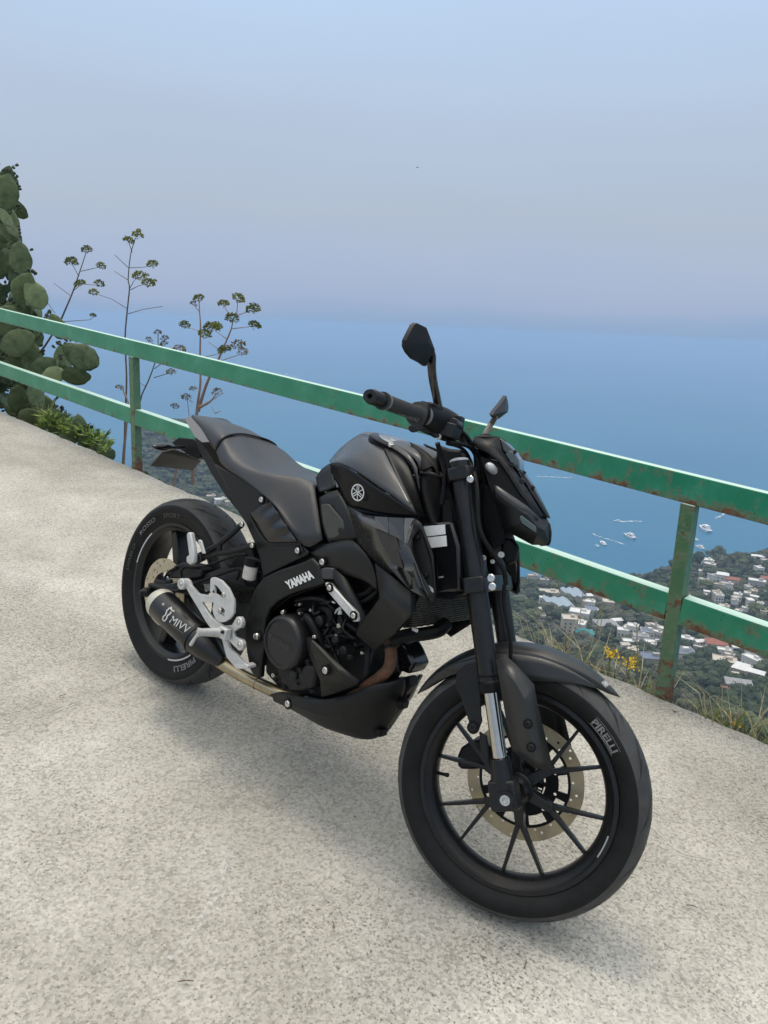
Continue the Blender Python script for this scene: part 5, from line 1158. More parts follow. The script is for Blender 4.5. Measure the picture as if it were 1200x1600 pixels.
# leafy low plants
LEAFG = leafmat('fresh_leaf', (.10, .17, .025), (.32, .40, .085), 10., .5)
def leaf_clump(name, cx, y, spread, n, mt, label, cat, h=(.05, .16), lw=.018, seed=1):
    r = random.Random(seed); mb = MB()
    for _ in range(n):
        px = cx[0]+r.uniform(-1, 1)*spread[0]; py = cx[1]+r.uniform(-1, 1)*spread[1]+.42*(px-cx[0])
        p = G(px, py, y+r.uniform(-.08, .2)); d = Vector((r.uniform(-1, 1), r.uniform(-1, 1), r.uniform(-.1, 1.3))).normalized(); L = r.uniform(*h); s = d.cross(Vector((r.random(), r.random(), .3))).normalized()*lw*r.uniform(.6, 1.2)
        b = p+d*L*.5-Vector((0, 0, .01)); e = p+d*L-Vector((0, 0, L*.15))
        mb.add([p, b+s, e, b-s], [(0, 1, 2, 3)])
    o = mb.build(name, mt, mtx=T4, smooth=0, weld=False, recalc=False); prop(o, label, cat); return o
leaf_clump('leafy_plant', (116, 674), 1.6, (52, 12), 1000, LEAFG, 'bright green leafy plant on the bank among the cactus pads left of the post', 'plant', (.04, .11), .011, 3)
leaf_clump('bushy_plant', (70, 655), 1.75, (40, 20), 900, leafmat('olive_leaf', (.04, .06, .02), (.11, .13, .05), 9.), 'dark olive bushy plant behind the leafy plant under the lower rail', 'plant', (.04, .1), .01, 4)
# tall dry umbel plants
STEMM = leafmat('dry_stem', (.10, .085, .06), (.20, .165, .12), 20., .8); STEMR = leafmat('reddish_stem', (.25, .16, .13), (.40, .29, .235), 20., .8)
UMG = leafmat('umbel_green', (.07, .09, .02), (.22, .23, .06), 60., .9); UMB = leafmat('umbel_brown', (.09, .07, .045), (.22, .18, .10), 60., .9)
def umbel_mesh(seed, mt, n=150):
    r = random.Random(seed); mb = MB()
    for _ in range(n):
        th = r.uniform(0, 6.283); ph = math.acos(r.uniform(-.15, 1)); rad = .030*r.uniform(.75, 1.12)
        c = Vector((math.sin(ph)*math.cos(th), math.sin(ph)*math.sin(th), math.cos(ph)*.8))*rad; s = r.uniform(.0025, .0050)
        a = Vector((r.uniform(-1, 1), r.uniform(-1, 1), r.uniform(-1, 1))).normalized(); b = a.orthogonal().normalized(); d = a.cross(b)
        mb.add([c+a*s, c-a*s*.5+b*s, c-a*s*.5-b*s*.5+d*s, c-a*s*.5-b*s*.5-d*s], [(0, 1, 2), (0, 2, 3), (0, 3, 1), (1, 3, 2)])
    for k in range(9):
        th = k*.7; c = Vector((.8*math.cos(th), .8*math.sin(th), .35))*.027; mb.add([Vector((0, 0, -.018)), Vector((.0015, 0, -.018)), c], [(0, 1, 2)])
    me = bpy.data.meshes.new('umbel'); me.from_pydata([tuple(p) for p in mb.v], [], mb.f); me.materials.append(mt); return me
UG = [umbel_mesh(s, UMG) for s in (1, 2)]; UB = [umbel_mesh(s, UMB, 80) for s in (3, 4)]
def qq(x, y): return x/2.857, 240+y/2.857
def stalk(label, y, stems, branches, umb, mt=STEMM, r0=.0085, red=0):
    root = empty('giant_fennel', T4, label, 'dried plant'); r = random.Random(len(label))
    def gp(p, dy=0): return G(*qq(*p[:2]), y+dy)
    mb = MB()
    for st in stems:
        p = spline([gp(a) for a in st], 3); n = len(p); mb.tube(p, [.0030+(r0-.0030)*i/(n-1) for i in range(n)], 7)
    mb.build('stem', mt, root, weld=False)
    for br in branches:
        dy = r.uniform(-.06, .06); p = [gp(a, dy*i/(len(br)-1)) for i, a in enumerate(br)]; MB().tube(p, [.0034]+[.0022]*(len(p)-1), 5).build('twig', mt, root, weld=False)
    for a in umb:
        s = a[2] if len(a) > 2 else 1; kind = UB if len(a) > 3 else UG
        o = bpy.data.objects.new('umbel', r.choice(kind)); COL.objects.link(o); o.parent = root
        o.matrix_basis = Matrix.Translation(gp(a, r.uniform(-.03, .03))) @ Matrix.Rotation(r.uniform(0, 6), 4, 'Z') @ Matrix.Rotation(r.uniform(-.5, .5), 4, 'X') @ Matrix.Scale(s*1.32, 4)
    return root
stalk('tallest bare dried umbel plant rising straight behind the left green post', 1.95, [[(605, 375), (583, 450), (572, 560), (578, 600), (568, 700), (558, 830), (565, 1000), (560, 1150), (552, 1400)]],
      [[(590, 440), (573, 392)], [(575, 510), (640, 507), (682, 500)], [(580, 600), (600, 565), (620, 552)], [(583, 608), (620, 590), (658, 580)], [(568, 692), (500, 650), (418, 622)], [(572, 715), (640, 695), (725, 682)], [(568, 562), (510, 525)], [(572, 508), (512, 452)], [(570, 1110), (545, 1050)]],
      [(614, 368, 1.1), (573, 392, 1.1), (682, 498, 1.1), (622, 550, 1.3), (660, 582, 1.25), (418, 622, 1.), (690, 570, .5), (618, 345, .5), (533, 1048, .9, 1), (655, 545, .5)])
stalk('slanting dried umbel plant rising through the cactus beside the left railing', 1.9, [[(385, 440), (365, 500), (345, 560), (320, 630), (290, 700), (262, 760), (200, 860), (150, 930), (100, 1080)]],
      [[(350, 545), (318, 485)], [(362, 525), (450, 505)], [(342, 580), (440, 588)], [(312, 632), (240, 578)], [(280, 750), (400, 742), (430, 722)], [(245, 712), (210, 662)], [(330, 610), (358, 588)]],
      [(387, 432, 1.1), (318, 485, 1.3), (451, 504, .95), (358, 586, 1.25), (443, 583, 1.), (415, 725, .7), (335, 492, .7)], r0=.011)
stalk('forked dried umbel plant with many green heads rising behind the motorcycle tail', 1.95, [[(888, 655), (892, 720), (895, 770), (893, 900), (895, 1020), (885, 1100), (878, 1160), (868, 1300), (860, 1480)], [(1040, 745), (1030, 790), (1000, 860), (970, 930), (930, 1010), (905, 1080), (885, 1150)]],
      [[(890, 705), (862, 672)], [(893, 795), (825, 768)], [(895, 820), (912, 808)], [(930, 800), (955, 778)], [(1040, 750), (998, 675)], [(1055, 735), (1062, 652)], [(1050, 725), (1130, 698)], [(1035, 782), (1135, 770)], [(1000, 862), (1065, 858)], [(975, 928), (1085, 892)], [(985, 880), (930, 840)], [(895, 912), (970, 895)], [(1015, 830), (960, 790)]],
      [(888, 650, 1.0), (862, 674, .7, 1), (825, 768, 1.), (912, 810, 1.2), (942, 782, 1.4), (965, 775, 1.1), (998, 675, 1.), (1062, 650, 1.15), (1130, 697, 1.2), (1036, 738, 1.15), (1135, 771, 1.1), (1065, 858, 1.3, 1), (1003, 882, 1.25), (1085, 888, .9, 1), (1150, 700, .5)], STEMR, .013)
stalk('small thin dried umbel plant between the left post and the forked one', 1.9, [[(705, 805), (705, 870), (690, 940), (660, 1020), (625, 1110), (618, 1300), (612, 1450)]],
      [[(705, 870), (665, 832)], [(705, 865), (735, 828)], [(700, 880), (733, 855)], [(690, 960), (800, 880)], [(688, 1000), (762, 978)], [(650, 1040), (628, 1025)]],
      [(705, 803, .8, 1), (665, 832, .7, 1), (735, 828, .8, 1), (733, 853, .8, 1), (800, 878, 1.2, 1), (765, 880, .5, 1), (762, 978, .9, 1)], r0=.007)
stalk('short sparse dried umbel plant just left of the motorcycle seat', 1.9, [[(880, 1150), (840, 1250), (790, 1400), (775, 1500)], [(968, 1068), (940, 1105), (895, 1130)]],
      [[(860, 1110), (830, 1090)], [(845, 1180), (835, 1090)], [(940, 1105), (985, 1075)], [(960, 1160), (945, 1130)], [(960, 1160), (985, 1150)]],
      [(830, 1090, .9, 1), (970, 1066, .9, 1), (780, 1130, .8, 1), (862, 1052, .7, 1)], STEMR, .012)
stalk('bare reddish stem standing close against the left green post', 1.85, [[(545, 1045), (572, 1110), (566, 1200), (556, 1300), (550, 1400)]], [], [], STEMR, .014)
for i, (a, b) in enumerate((((868, 1180), (838, 1500)), ((925, 1200), (890, 1500)))):
    pass
# dry grass and flowers on the edge at the right
DRY = leafmat('dry_grass', (.30, .26, .16), (.50, .44, .28), 40., .8); GRN = leafmat('edge_grass', (.10, .13, .03), (.24, .27, .09), 40., .7); GRY = leafmat('withered_twig', (.13, .115, .09), (.26, .24, .20), 40., .9)
def grass(name, mt, label, spans, seed, hr, w=.0022, bend=.5):
    r = random.Random(seed); mb = MB()
    for x0, x1, n, hm in spans:
        for _ in range(n):
            x = r.uniform(x0, x1); y = edge_y(x)+r.uniform(-.01, .22)**1; z = -.10-max(0, y-edge_y(x))*.9
            h = r.uniform(*hr)*hm; lx, ly = r.gauss(0, bend)*h, r.gauss(0, bend)*h; p0 = Vector((x, y, z)); s = CR*w*r.uniform(.6, 1.4)
            p1 = p0+Vector((lx*.35, ly*.35, h*.6)); p2 = p0+Vector((lx, ly, h*(1-.25*min(1, abs(lx)/h if h else 0))))
            mb.add([p0-s, p0+s, p1+s*.8, p2, p1-s*.8], [(0, 1, 2, 3, 4)])
    o = mb.build(name, mt, mtx=T4, smooth=0, weld=False, recalc=False); prop(o, label, None, kind='stuff')
grass('dry_grass', DRY, 'straw coloured dry grass along the concrete edge by the right post', [(.60, 1.12, 170, 1.), (1.2, 2.1, 120, .8), (-.6, .5, 60, .5), (1.32, 1.9, 80, 1.2)], 5, (.10, .30), .0024)
grass('green_grass', GRN, 'green grass tufts along the concrete edge by the right post', [(.70, 1.12, 420, .75), (1.3, 2.1, 520, 1.0), (.2, .7, 60, .5)], 6, (.08, .22), .0022)
grass('withered_twigs', GRY, 'grey withered twigs behind the foot of the right post', [(1.15, 1.5, 220, .8), (.95, 1.2, 60, .6), (-2.2, -1.2, 130, .7)], 8, (.08, .24), .0016, .7)
for k, (L_, y) in enumerate((([(997, 1070), (996, 1020), (995, 976)], 1.5), ([(917, 1036), (930, 985), (941, 945)], 1.5), ([(935, 1010), (939, 975), (943, 940)], 1.52), ([(905, 985), (908, 950), (911, 925)], 1.55), ([(1127, 1118), (1128, 1095), (1129, 1068)], 1.5), ([(1190, 1140), (1191, 1110), (1189, 1080)], 1.5), ([(958, 1030), (975, 1018), (992, 1012)], 1.48))):
    p = spline([G(a, b, y) for a, b in L_], 3); o = MB().tube(p, .0016 if k else .0024, 5).build('grass_stalk', DRY, mtx=T4, weld=False)
    prop(o, ['tall straight straw stalk just left of the right post', 'leaning straw stalk left of the yellow flowers', 'upright straw stalk crossing the villas', 'thin far straw stalk behind the mudguard', 'short straw stalk right of the right post', 'straw stalk at the right picture edge', 'bent straw stalk over the yellow flowers'][k], 'grass stalk')
YEL = mat('yellow_petal', (.75, .50, .02), .6)
for k, (px, py, s, lab) in enumerate(((956, 1020, 1., 'yellow flower head cluster left of its neighbour by the right post'), (985, 1036, 1.3, 'largest yellow flower cluster beside the right post'), (1151, 1130, .6, 'small yellow flower cluster in the grass right of the post'))):
    r = random.Random(k); mb = MB(); c0 = G(px, py, 1.47)
    for _ in range(int(60*s)):
        c = c0+Vector((r.gauss(0, .014), r.gauss(0, .014), r.gauss(0, .011)))*s; a = Vector((r.gauss(0, 1), r.gauss(0, 1), r.gauss(0, 1))).normalized(); b = a.orthogonal(); q = .0042
        mb.add([c+a*q, c+b*q, c-a*q, c-b*q], [(0, 1, 2, 3)])
    R0_ = empty('yellow_flowers', T4, lab, 'flowers'); mb.build('petals', YEL, R0_, smooth=0, weld=False, recalc=False)
    MB().tube([c0-Vector((0, 0, .10)), c0], .002, 5).build('stem', GRN, R0_)
# ------------------------------------------------------------------ trees, villas, boats far below
HOUSE_XY = []
WALLW = mat('white_wall', (.62, .61, .58), .9, var=.15, vscale=.6); WALLC = mat('cream_wall', (.50, .44, .37), .9, var=.2, vscale=.5); WALLP = mat('pink_wall', (.44, .33, .28), .9, var=.2, vscale=.5); WALLG = mat('grey_wall', (.34, .33, .32), .9, var=.25, vscale=.5)
ROOFW = mat('white_roof', (.66, .66, .65), .8, var=.12, vscale=.4); ROOFR = mat('red_tile_roof', (.30, .115, .085), .9, var=.35, vscale=1.2); ROOFB = mat('blue_grey_roof', (.13, .16, .22), .5, var=.2, vscale=.4); ROOFG = mat('grey_roof', (.30, .30, .30), .9, var=.3, vscale=.6)
ROOFC = mat('cream_roof', (.50, .46, .40), .9, var=.15, vscale=.4); GLASSH = mat('greenhouse_panel', (.30, .37, .43), .35, var=.15, vscale=.5); WIN = mat('far_window', (.05, .06, .07), .3); TEAL = mat('teal_awning', (.02, .20, .20), .6)
def house(px, py, w, d, rot, h, wm, rm, kind, label, cat='house'):
    p, dist = hit(px, py)
    if p is None: return None
    k = dist/FPX; W_, D_ = w*k*1.12, d*k*1.5; H_ = h*1.15
    az = math.atan2(p.y-CAMW.y, p.x-CAMW.x)
    g = min(hxy(p.x+dx, p.y+dy) for dx in (-W_/2, W_/2) for dy in (-D_/2, D_/2))-.5
    H_ += min(8, p.z-g)
    root = empty('villa' if cat == 'house' else cat.replace(' ', '_'), Matrix.Translation((p.x, p.y, g)) @ Matrix.Rotation(az-math.pi/2+R_(rot), 4, 'Z'), label, cat)
    HOUSE_XY.append((p.x, p.y, max(W_, D_)*.62))
    MB().box((0, 0, H_/2), (W_, D_, H_)).build('wall', wm, root, smooth=0)
    if kind == 'flat':
        mb = MB().box((0, 0, H_+.15), (W_+.5, D_+.5, .3)); mb.build('roof', rm, root, smooth=0)
        for a, b, sx, sy in ((0, D_/2+.1, W_+.5, .25), (0, -D_/2-.1, W_+.5, .25), (W_/2+.1, 0, .25, D_-.05), (-W_/2-.1, 0, .25, D_-.05)):
            MB().box((a, b, H_+.62), (sx, sy, .62)).build('parapet', wm, root, smooth=0)
        MB().box((W_*.2, D_*.1, H_+1.3), (W_*.25, D_*.25, 2.)).build('roof_room', wm, root, smooth=0)
    elif kind == 'gable':
        r = min(W_, D_)*.22; x, y = W_/2+.4, D_/2+.4
        MB().add([(-x, -y, H_), (x, -y, H_), (x, y, H_), (-x, y, H_), (-x, 0, H_+r), (x, 0, H_+r)], [(0, 1, 5, 4), (2, 3, 4, 5), (0, 4, 3), (1, 2, 5), (0, 3, 2, 1)]).build('roof', rm, root, smooth=0)
    elif kind == 'hip':
        r = min(W_, D_)*.2; x, y = W_/2+.5, D_/2+.5
        MB().add([(-x, -y, H_), (x, -y, H_), (x, y, H_), (-x, y, H_), (-x*.45, 0, H_+r), (x*.45, 0, H_+r)], [(0, 1, 5, 4), (2, 3, 4, 5), (0, 4, 3), (1, 2, 5), (0, 3, 2, 1)]).build('roof', rm, root, smooth=0)
    elif kind == 'sheds':
        n = 3
        for i in range(n):
            x0 = -W_/2+W_*i/n; x1 = x0+W_/n*.94; y = D_/2+.3
            MB().add([(x0, -y, H_), (x1, -y, H_), (x1, y, H_), (x0, y, H_), ((x0+x1)/2, -y, H_+1.6), ((x0+x1)/2, y, H_+1.6)], [(0, 4, 5, 3), (1, 2, 5, 4), (0, 1, 4), (2, 3, 5)]).build('roof_bay', rm, root, smooth=0)
    elif kind == 'round':
        MB().lathe([(H_-.6, W_*.72), (H_, W_*.72), (H_+.9, W_*.5), (H_+1., .05)], (0, 0, 0), (0, 0, 1), 20).build('round_awning', rm, root, smooth=20)
    if kind != 'sheds':
        for sx in range(3):
            for sz in range(max(1, int(H_/3.2))):
                MB().box((-W_*.32+sx*W_*.32, -D_/2-.02, 1.8+sz*3.0), (1.3, .12, 1.4)).build('window', WIN, root, smooth=0)
                if sx < 2: MB().box((W_/2+.02, -D_*.25+sx*D_*.5, 1.8+sz*3.0), (.12, 1.3, 1.4)).build('window', WIN, root, smooth=0)
    return root
HL_ = [
 (872, 950, 34, 26, 20, 5, WALLG, GLASSH, 'sheds', 'pale blue ribbed greenhouse hall, nearer of the two under the lower rail'), (895, 936, 26, 26, 20, 6, WALLG, GLASSH, 'sheds', 'pale blue ribbed greenhouse hall, farther of the two beside the stalks'),
 (857, 934, 26, 12, 8, 6, WALLC, ROOFC, 'flat', 'cream flat building behind the pale blue greenhouses'), (905, 965, 26, 14, -5, 5, WALLW, ROOFW, 'flat', 'white flat terrace building just below the greenhouses'),
 (888, 988, 20, 14, 10, 11, WALLC, ROOFC, 'flat', 'tall cream building left of the teal round pavilion'), (903, 985, 18, 14, -10, 6, WALLW, ROOFW, 'flat', 'white block between cream building and teal pavilion'), (913, 996, 19, 18, 0, 4, WALLW, TEAL, 'round', 'round white pavilion with teal awning'),
 (922, 964, 16, 10, 0, 7, WALLW, ROOFB, 'gable', 'white house with dark blue roof above the teal pavilion'), (921, 955, 12, 8, 0, 8, WALLW, ROOFW, 'flat', 'small white tower block behind the blue roofed house'),
 (944, 937, 28, 9, -5, 5, WALLC, ROOFR, 'gable', 'long red roofed house just under the lower rail left of the post'), (949, 950, 14, 12, 10, 6, WALLC, ROOFC, 'flat', 'cream house below the long red roof'),
 (945, 985, 28, 18, 25, 6, WALLG, ROOFG, 'hip', 'large grey hipped house right of the teal pavilion'), (962, 978, 14, 7, 35, 5, WALLW, ROOFW, 'gable', 'narrow white house at the right end of the grey hipped one'),
 (972, 994, 14, 9, 5, 5, WALLW, ROOFW, 'flat', 'first white block of the row left of the post'), (987, 990, 14, 9, -8, 6, WALLW, ROOFW, 'flat', 'second white block of the row, behind the first'), (1000, 1004, 18, 8, 10, 5, WALLW, ROOFG, 'flat', 'white block with grey top nearest the left side of the post'),
 (1010, 996, 16, 12, 10, 5, WALLW, ROOFB, 'flat', 'white house with blue solar roof left of the post'), (1020, 1012, 22, 8, 10, 4, WALLW, ROOFW, 'flat', 'low white wall house touching the left side of the post'), (985, 1010, 22, 9, 15, 4, WALLG, ROOFW, 'flat', 'pale low house below the white row'),
 (1016, 1035, 34, 16, 18, 4, WALLG, ROOFB, 'flat', 'long hall with blue grey solar roof below the white row'), (1063, 1026, 30, 18, 18, 4, WALLW, ROOFB, 'flat', 'hall with blue grey solar roof right of the post'), (1066, 1007, 24, 8, -8, 5, WALLW, ROOFW, 'flat', 'long white house above the solar roof right of the post'),
 (1092, 1010, 14, 6, 40, 4, WALLW, ROOFW, 'gable', 'slim slanted white house left of the red roof'), (1097, 1019, 22, 5, -5, 3, WALLG, ROOFC, 'flat', 'low pale outbuilding in front of the red roof'), (1118, 1014, 24, 16, 15, 5, WALLP, ROOFR, 'hip', 'red hipped villa below the right lower rail'),
 (1130, 1027, 16, 7, 10, 5, WALLW, ROOFW, 'flat', 'small white house right below the red villa'), (1165, 1018, 14, 14, 20, 6, WALLP, ROOFC, 'flat', 'pinkish house left of the two white roofed sheds'), (1181, 1026, 16, 18, -35, 4, WALLW, ROOFW, 'flat', 'farther of two bright white roofed sheds near the right edge'), (1174, 1038, 22, 9, -35, 4, WALLW, ROOFW, 'flat', 'nearer of two bright white roofed sheds near the right edge'),
 (1130, 1046, 28, 15, 5, 6, WALLC, ROOFC, 'flat', 'cream house above the dark trees right of the post'), (1163, 1053, 26, 18, -12, 4, WALLC, ROOFW, 'hip', 'large pale hipped house under the white sheds'), (1180, 1060, 20, 10, -10, 4, WALLC, ROOFW, 'gable', 'pale side wing joined right of the large hipped house'),
 (1152, 1080, 30, 16, 10, 5, WALLG, ROOFG, 'hip', 'grey villa lowest right among the trees'), (1134, 1088, 14, 10, 10, 4, WALLP, ROOFR, 'gable', 'small red roofed annex left of the grey villa'),
 (1104, 884, 12, 8, 10, 6, WALLW, ROOFW, 'flat', 'upper white villa near the tall coast tree'), (1108, 891, 14, 7, -10, 6, WALLC, ROOFW, 'flat', 'cream and white villa under the upper white one'), (1096, 899, 8, 5, 0, 4, WALLW, ROOFW, 'flat', 'tiny white cottage right beside the post top villas'), (1101, 912, 16, 5, -35, 3, WALLW, ROOFC, 'flat', 'slanting pale terrace house near the post'),
 (1128, 907, 14, 9, 0, 6, WALLW, ROOFW, 'hip', 'white hipped villa in the middle of the headland'), (1143, 911, 16, 8, 10, 4, WALLP, ROOFR, 'gable', 'red roofed villa right of the white hipped one'), (1120, 918, 18, 5, 5, 3, WALLC, ROOFC, 'flat', 'long low cream building under the headland villas'), (1135, 919, 14, 5, 0, 4, WALLW, ROOFC, 'flat', 'short pale building beside the long low cream one'),
 (1182, 914, 20, 9, 0, 4, WALLG, ROOFW, 'flat', 'white roofed villa on the right part of the headland'), (1196, 910, 12, 8, 0, 4, WALLP, ROOFR, 'gable', 'pink and red house at the right picture edge'), (1184, 873, 15, 6, 5, 3, WALLW, ROOFW, 'hip', 'white villa alone on the headland skyline'), (1197, 880, 12, 6, 5, 3, WALLG, ROOFC, 'flat', 'pale flat house on the skyline at the right edge'),
 (832, 905, 14, 5, 20, 4, WALLC, ROOFC, 'flat', 'cream house beside the left cheek of the front scoop'), (850, 912, 12, 5, 5, 4, WALLG, ROOFC, 'flat', 'grey cream house just under the rail by the headlight'), (915, 928, 12, 5, 0, 4, WALLC, ROOFG, 'flat', 'small grey house above the greenhouses by the rail'), (1018, 955, 22, 7, 10, 4, WALLG, ROOFG, 'hip', 'grey tiled house in the trees left of the post'), (1030, 962, 10, 5, 0, 4, WALLW, ROOFW, 'flat', 'bright low house beside the grey tiled one'),
 (345, 788, 16, 8, 10, 5, WALLW, ROOFW, 'flat', 'white house above the rear wheel, left of its row'), (360, 792, 14, 7, -10, 5, WALLC, ROOFC, 'flat', 'cream house above the rear wheel, in mid row'), (374, 798, 14, 7, 5, 5, WALLW, ROOFC, 'flat', 'pale house above the rear wheel, near the tail strut'), (330, 781, 12, 6, 0, 4, WALLC, ROOFC, 'flat', 'small cream house farthest left above the rear wheel'), (385, 806, 14, 7, 15, 4, WALLG, ROOFC, 'flat', 'grey cream house above the rear wheel, lowest of its row'),
]
for a in HL_: house(*a)
r_h = random.Random(31)
for k in range(62):
    x0, x1, y0, y1 = r_h.choice([(1060, 1198, 930, 1000), (960, 1055, 985, 1045), (1085, 1198, 880, 932), (840, 1010, 915, 1000), (960, 1030, 985, 1040), (1075, 1195, 1000, 1075), (1050, 1195, 930, 990)])
    px_, py_ = r_h.uniform(x0, x1), r_h.uniform(y0, y1)
    q_ = hit(px_, py_)[0]
    if q_ is None or q_.z < SEA+4 or any((q_.x-a)**2+(q_.y-b)**2 < (c*.8)**2 for a, b, c in HOUSE_XY): continue
    o_ = house(px_, py_, r_h.uniform(6, 13), r_h.uniform(4, 8), r_h.uniform(-40, 40), r_h.uniform(3, 6), r_h.choice([WALLW, WALLC]), r_h.choice([ROOFW, ROOFC, ROOFW]), r_h.choice(['flat', 'hip', 'flat']), 'small pale house scattered between the larger villas and trees')
    if o_: o_['group'] = 'small pale houses between the villas'
# small retaining walls / paths as one surface each
def strip(name, L_, w, mt, label):
    p = [hit(*q)[0] for q in L_]; p = [q for q in p if q is not None]; 
    pp = spline(p, 6); A = []; B = []
    for i, q in enumerate(pp):
        t = (pp[min(i+1, len(pp)-1)]-pp[max(i-1, 0)]); n = Vector((-t.y, t.x, 0)).normalized()*w/2
        for L2, s in ((A, 1), (B, -1)): e_ = q+n*s; L2.append(Vector((e_.x, e_.y, max(hxy(e_.x, e_.y), hxy(q.x, q.y))+.5)))
    prop(MB().grid([A, B]).build(name, mt, smooth=0, recalc=False, weld=False), label, None, kind='structure')
ASPH = mat('far_road', (.22, .21, .20), .9, var=.2, vscale=.3)
strip('coast_road', [(1062, 925), (1110, 928), (1150, 920), (1175, 922), (1200, 926)], 7, ASPH, 'pale coast road between the headland villas')
strip('village_road', [(975, 1000), (1010, 985), (1050, 990), (1090, 1004), (1120, 1030), (1150, 1040), (1180, 1050)], 6, ASPH, 'village road winding between the villas')
strip('hill_road', [(1160, 935), (1180, 945), (1200, 950)], 6, ASPH, 'short stretch of hill road at the right')

FOL = [leafmat('tree_dark', (.024, .042, .024), (.075, .098, .048), .35, .9), leafmat('tree_mid', (.040, .058, .026), (.12, .135, .06), .35, .9), leafmat('tree_grey', (.055, .066, .046), (.14, .145, .10), .35, .9)]
def blob(r, c, rad, squash, seed, sub, lumps=.35):
    import bmesh
    bm = bmesh.new(); bmesh.ops.create_icosphere(bm, subdivisions=sub, radius=1)
    v = []
    for q in bm.verts:
        n = q.co.normalized(); k = 1+lumps*noise.noise(n*2.3+Vector((seed, 0, 0)))+lumps*.5*noise.noise(n*6+Vector((0, seed, 0)))
        v.append(c+Vector((n.x*rad*k, n.y*rad*k, n.z*rad*squash*k)))
    f = [tuple(q.index for q in p.verts) for p in bm.faces]; bm.free(); return v, f
BARK = mat('far_bark', (.06, .045, .035), .9)
def tree_mesh(seed, fol, detail=2, nb=6, leaves=700):
    r = random.Random(seed); mb = MB(); cs = []
    for i in range(nb):
        a = r.uniform(0, 6.28); rr_ = r.uniform(0, .55) if i else 0; c = Vector((rr_*math.cos(a), rr_*math.sin(a), .75+r.uniform(-.12, .35)-rr_*.3)); rad = r.uniform(.30, .5); cs.append((c, rad))
        v, f = blob(r, c, rad, .8, seed*7+i, detail); mb.add(v, f)
    for _ in range(leaves):
        c, rad = r.choice(cs); n = Vector((r.gauss(0, 1), r.gauss(0, 1), r.gauss(0, 1)+.3)).normalized(); p = c+Vector((n.x, n.y, n.z*.8))*rad*r.uniform(.95, 1.30)
        a = Vector((r.gauss(0, 1), r.gauss(0, 1), r.gauss(0, 1))).normalized(); b = a.orthogonal().normalized(); s = r.uniform(.025, .06)
        mb.add([p+a*s, p+b*s, p-a*s, p-b*s], [(0, 1, 2, 3)])
    mb.lathe([(-.5, .05), (.7, .035)], (0, 0, 0), (0, 0, 1), 6, mi=1)
    me = bpy.data.meshes.new('tree'); me.from_pydata([tuple(p) for p in mb.v], [], mb.f); me.materials.append(fol); me.materials.append(BARK); me.polygons.foreach_set('material_index', mb.m); return me
TM = [tree_mesh(s, FOL[s % 3]) for s in range(6)]
def toscreen(p):
    q = T3.inverted() @ Vector(p) - CAM; z = q.dot(fwd); return 600+FPX*q.dot(CR)/z, 800-FPX*q.dot(CU)/z
rnd = random.Random(21); cand = []
EDGE = [(0, 640), (370, 800), (830, 990), (1200, 1150), (1300, 1190)]
tries = 0
while tries < 9000:
    tries += 1
    if rnd.random() < .8: px, py = rnd.uniform(785, 1215), rnd.uniform(865, 1165)
    else: px, py = rnd.uniform(215, 400), rnd.uniform(668, 820)
    if py > lerp_tab(EDGE, px)+14: continue
    d_ = (T3 @ ray(px, py)).normalized()
    p, dist = hit(px, py)
    if p is None or p.z < SEA+2.0 or dist > 1900: continue
    if any((p.x-a)**2+(p.y-b)**2 < (c+2.0)**2 for a, b, c in HOUSE_XY): continue
    cand.append((dist, p)); 
    if len(cand) >= 2300: break
# keep them apart
grid = {}; keep = []
for dist, p in cand:
    sz = rnd.uniform(3.2, 6.5) if rnd.random() < .72 else rnd.uniform(7, 12.5); key = (int(p.x//6), int(p.y//6))
    if any((q.x-p.x)**2+(q.y-p.y)**2 < (3.2)**2 for i in (-1, 0, 1) for j in (-1, 0, 1) for q in grid.get((key[0]+i, key[1]+j), [])): continue
    if any((p.x-a)**2+(p.y-b)**2 < (c+sz*.35)**2 for a, b, c in HOUSE_XY): sz *= .55
    grid.setdefault(key, []).append(p); keep.append((sz/dist, dist, p, sz))
keep.sort(key=lambda t: -t[0])
for i, (_, dist, p, sz) in enumerate(keep[:290]):
    v = rnd.choice(TM[:]) if dist > 0 else TM[0]
    if noise.noise(p*.01) > .1: v = rnd.choice([TM[0], TM[3]])
    o = bpy.data.objects.new('hillside_tree', v); COL.objects.link(o)
    o.matrix_world = Matrix.Translation((p.x, p.y, hxy(p.x, p.y)-.2*sz)) @ Matrix.Rotation(rnd.uniform(0, 6.28), 4, 'Z') @ Matrix.Diagonal((sz*rnd.uniform(.75, 1.05), sz*rnd.uniform(.75, 1.05), sz*rnd.uniform(.6, .95), 1))
    kd = TM.index(v) % 3; far_ = dist > 620; lab = ['dark green', 'mid green', 'grey green'][kd] + ' rounded tree ' + ('on the far headland slope above the village' if far_ else 'on the near slope among the villas')
    prop(o, ('big ' if sz > 8 else 'small ')+lab, 'tree', 'trees on the slope below the railing')
import numpy as np
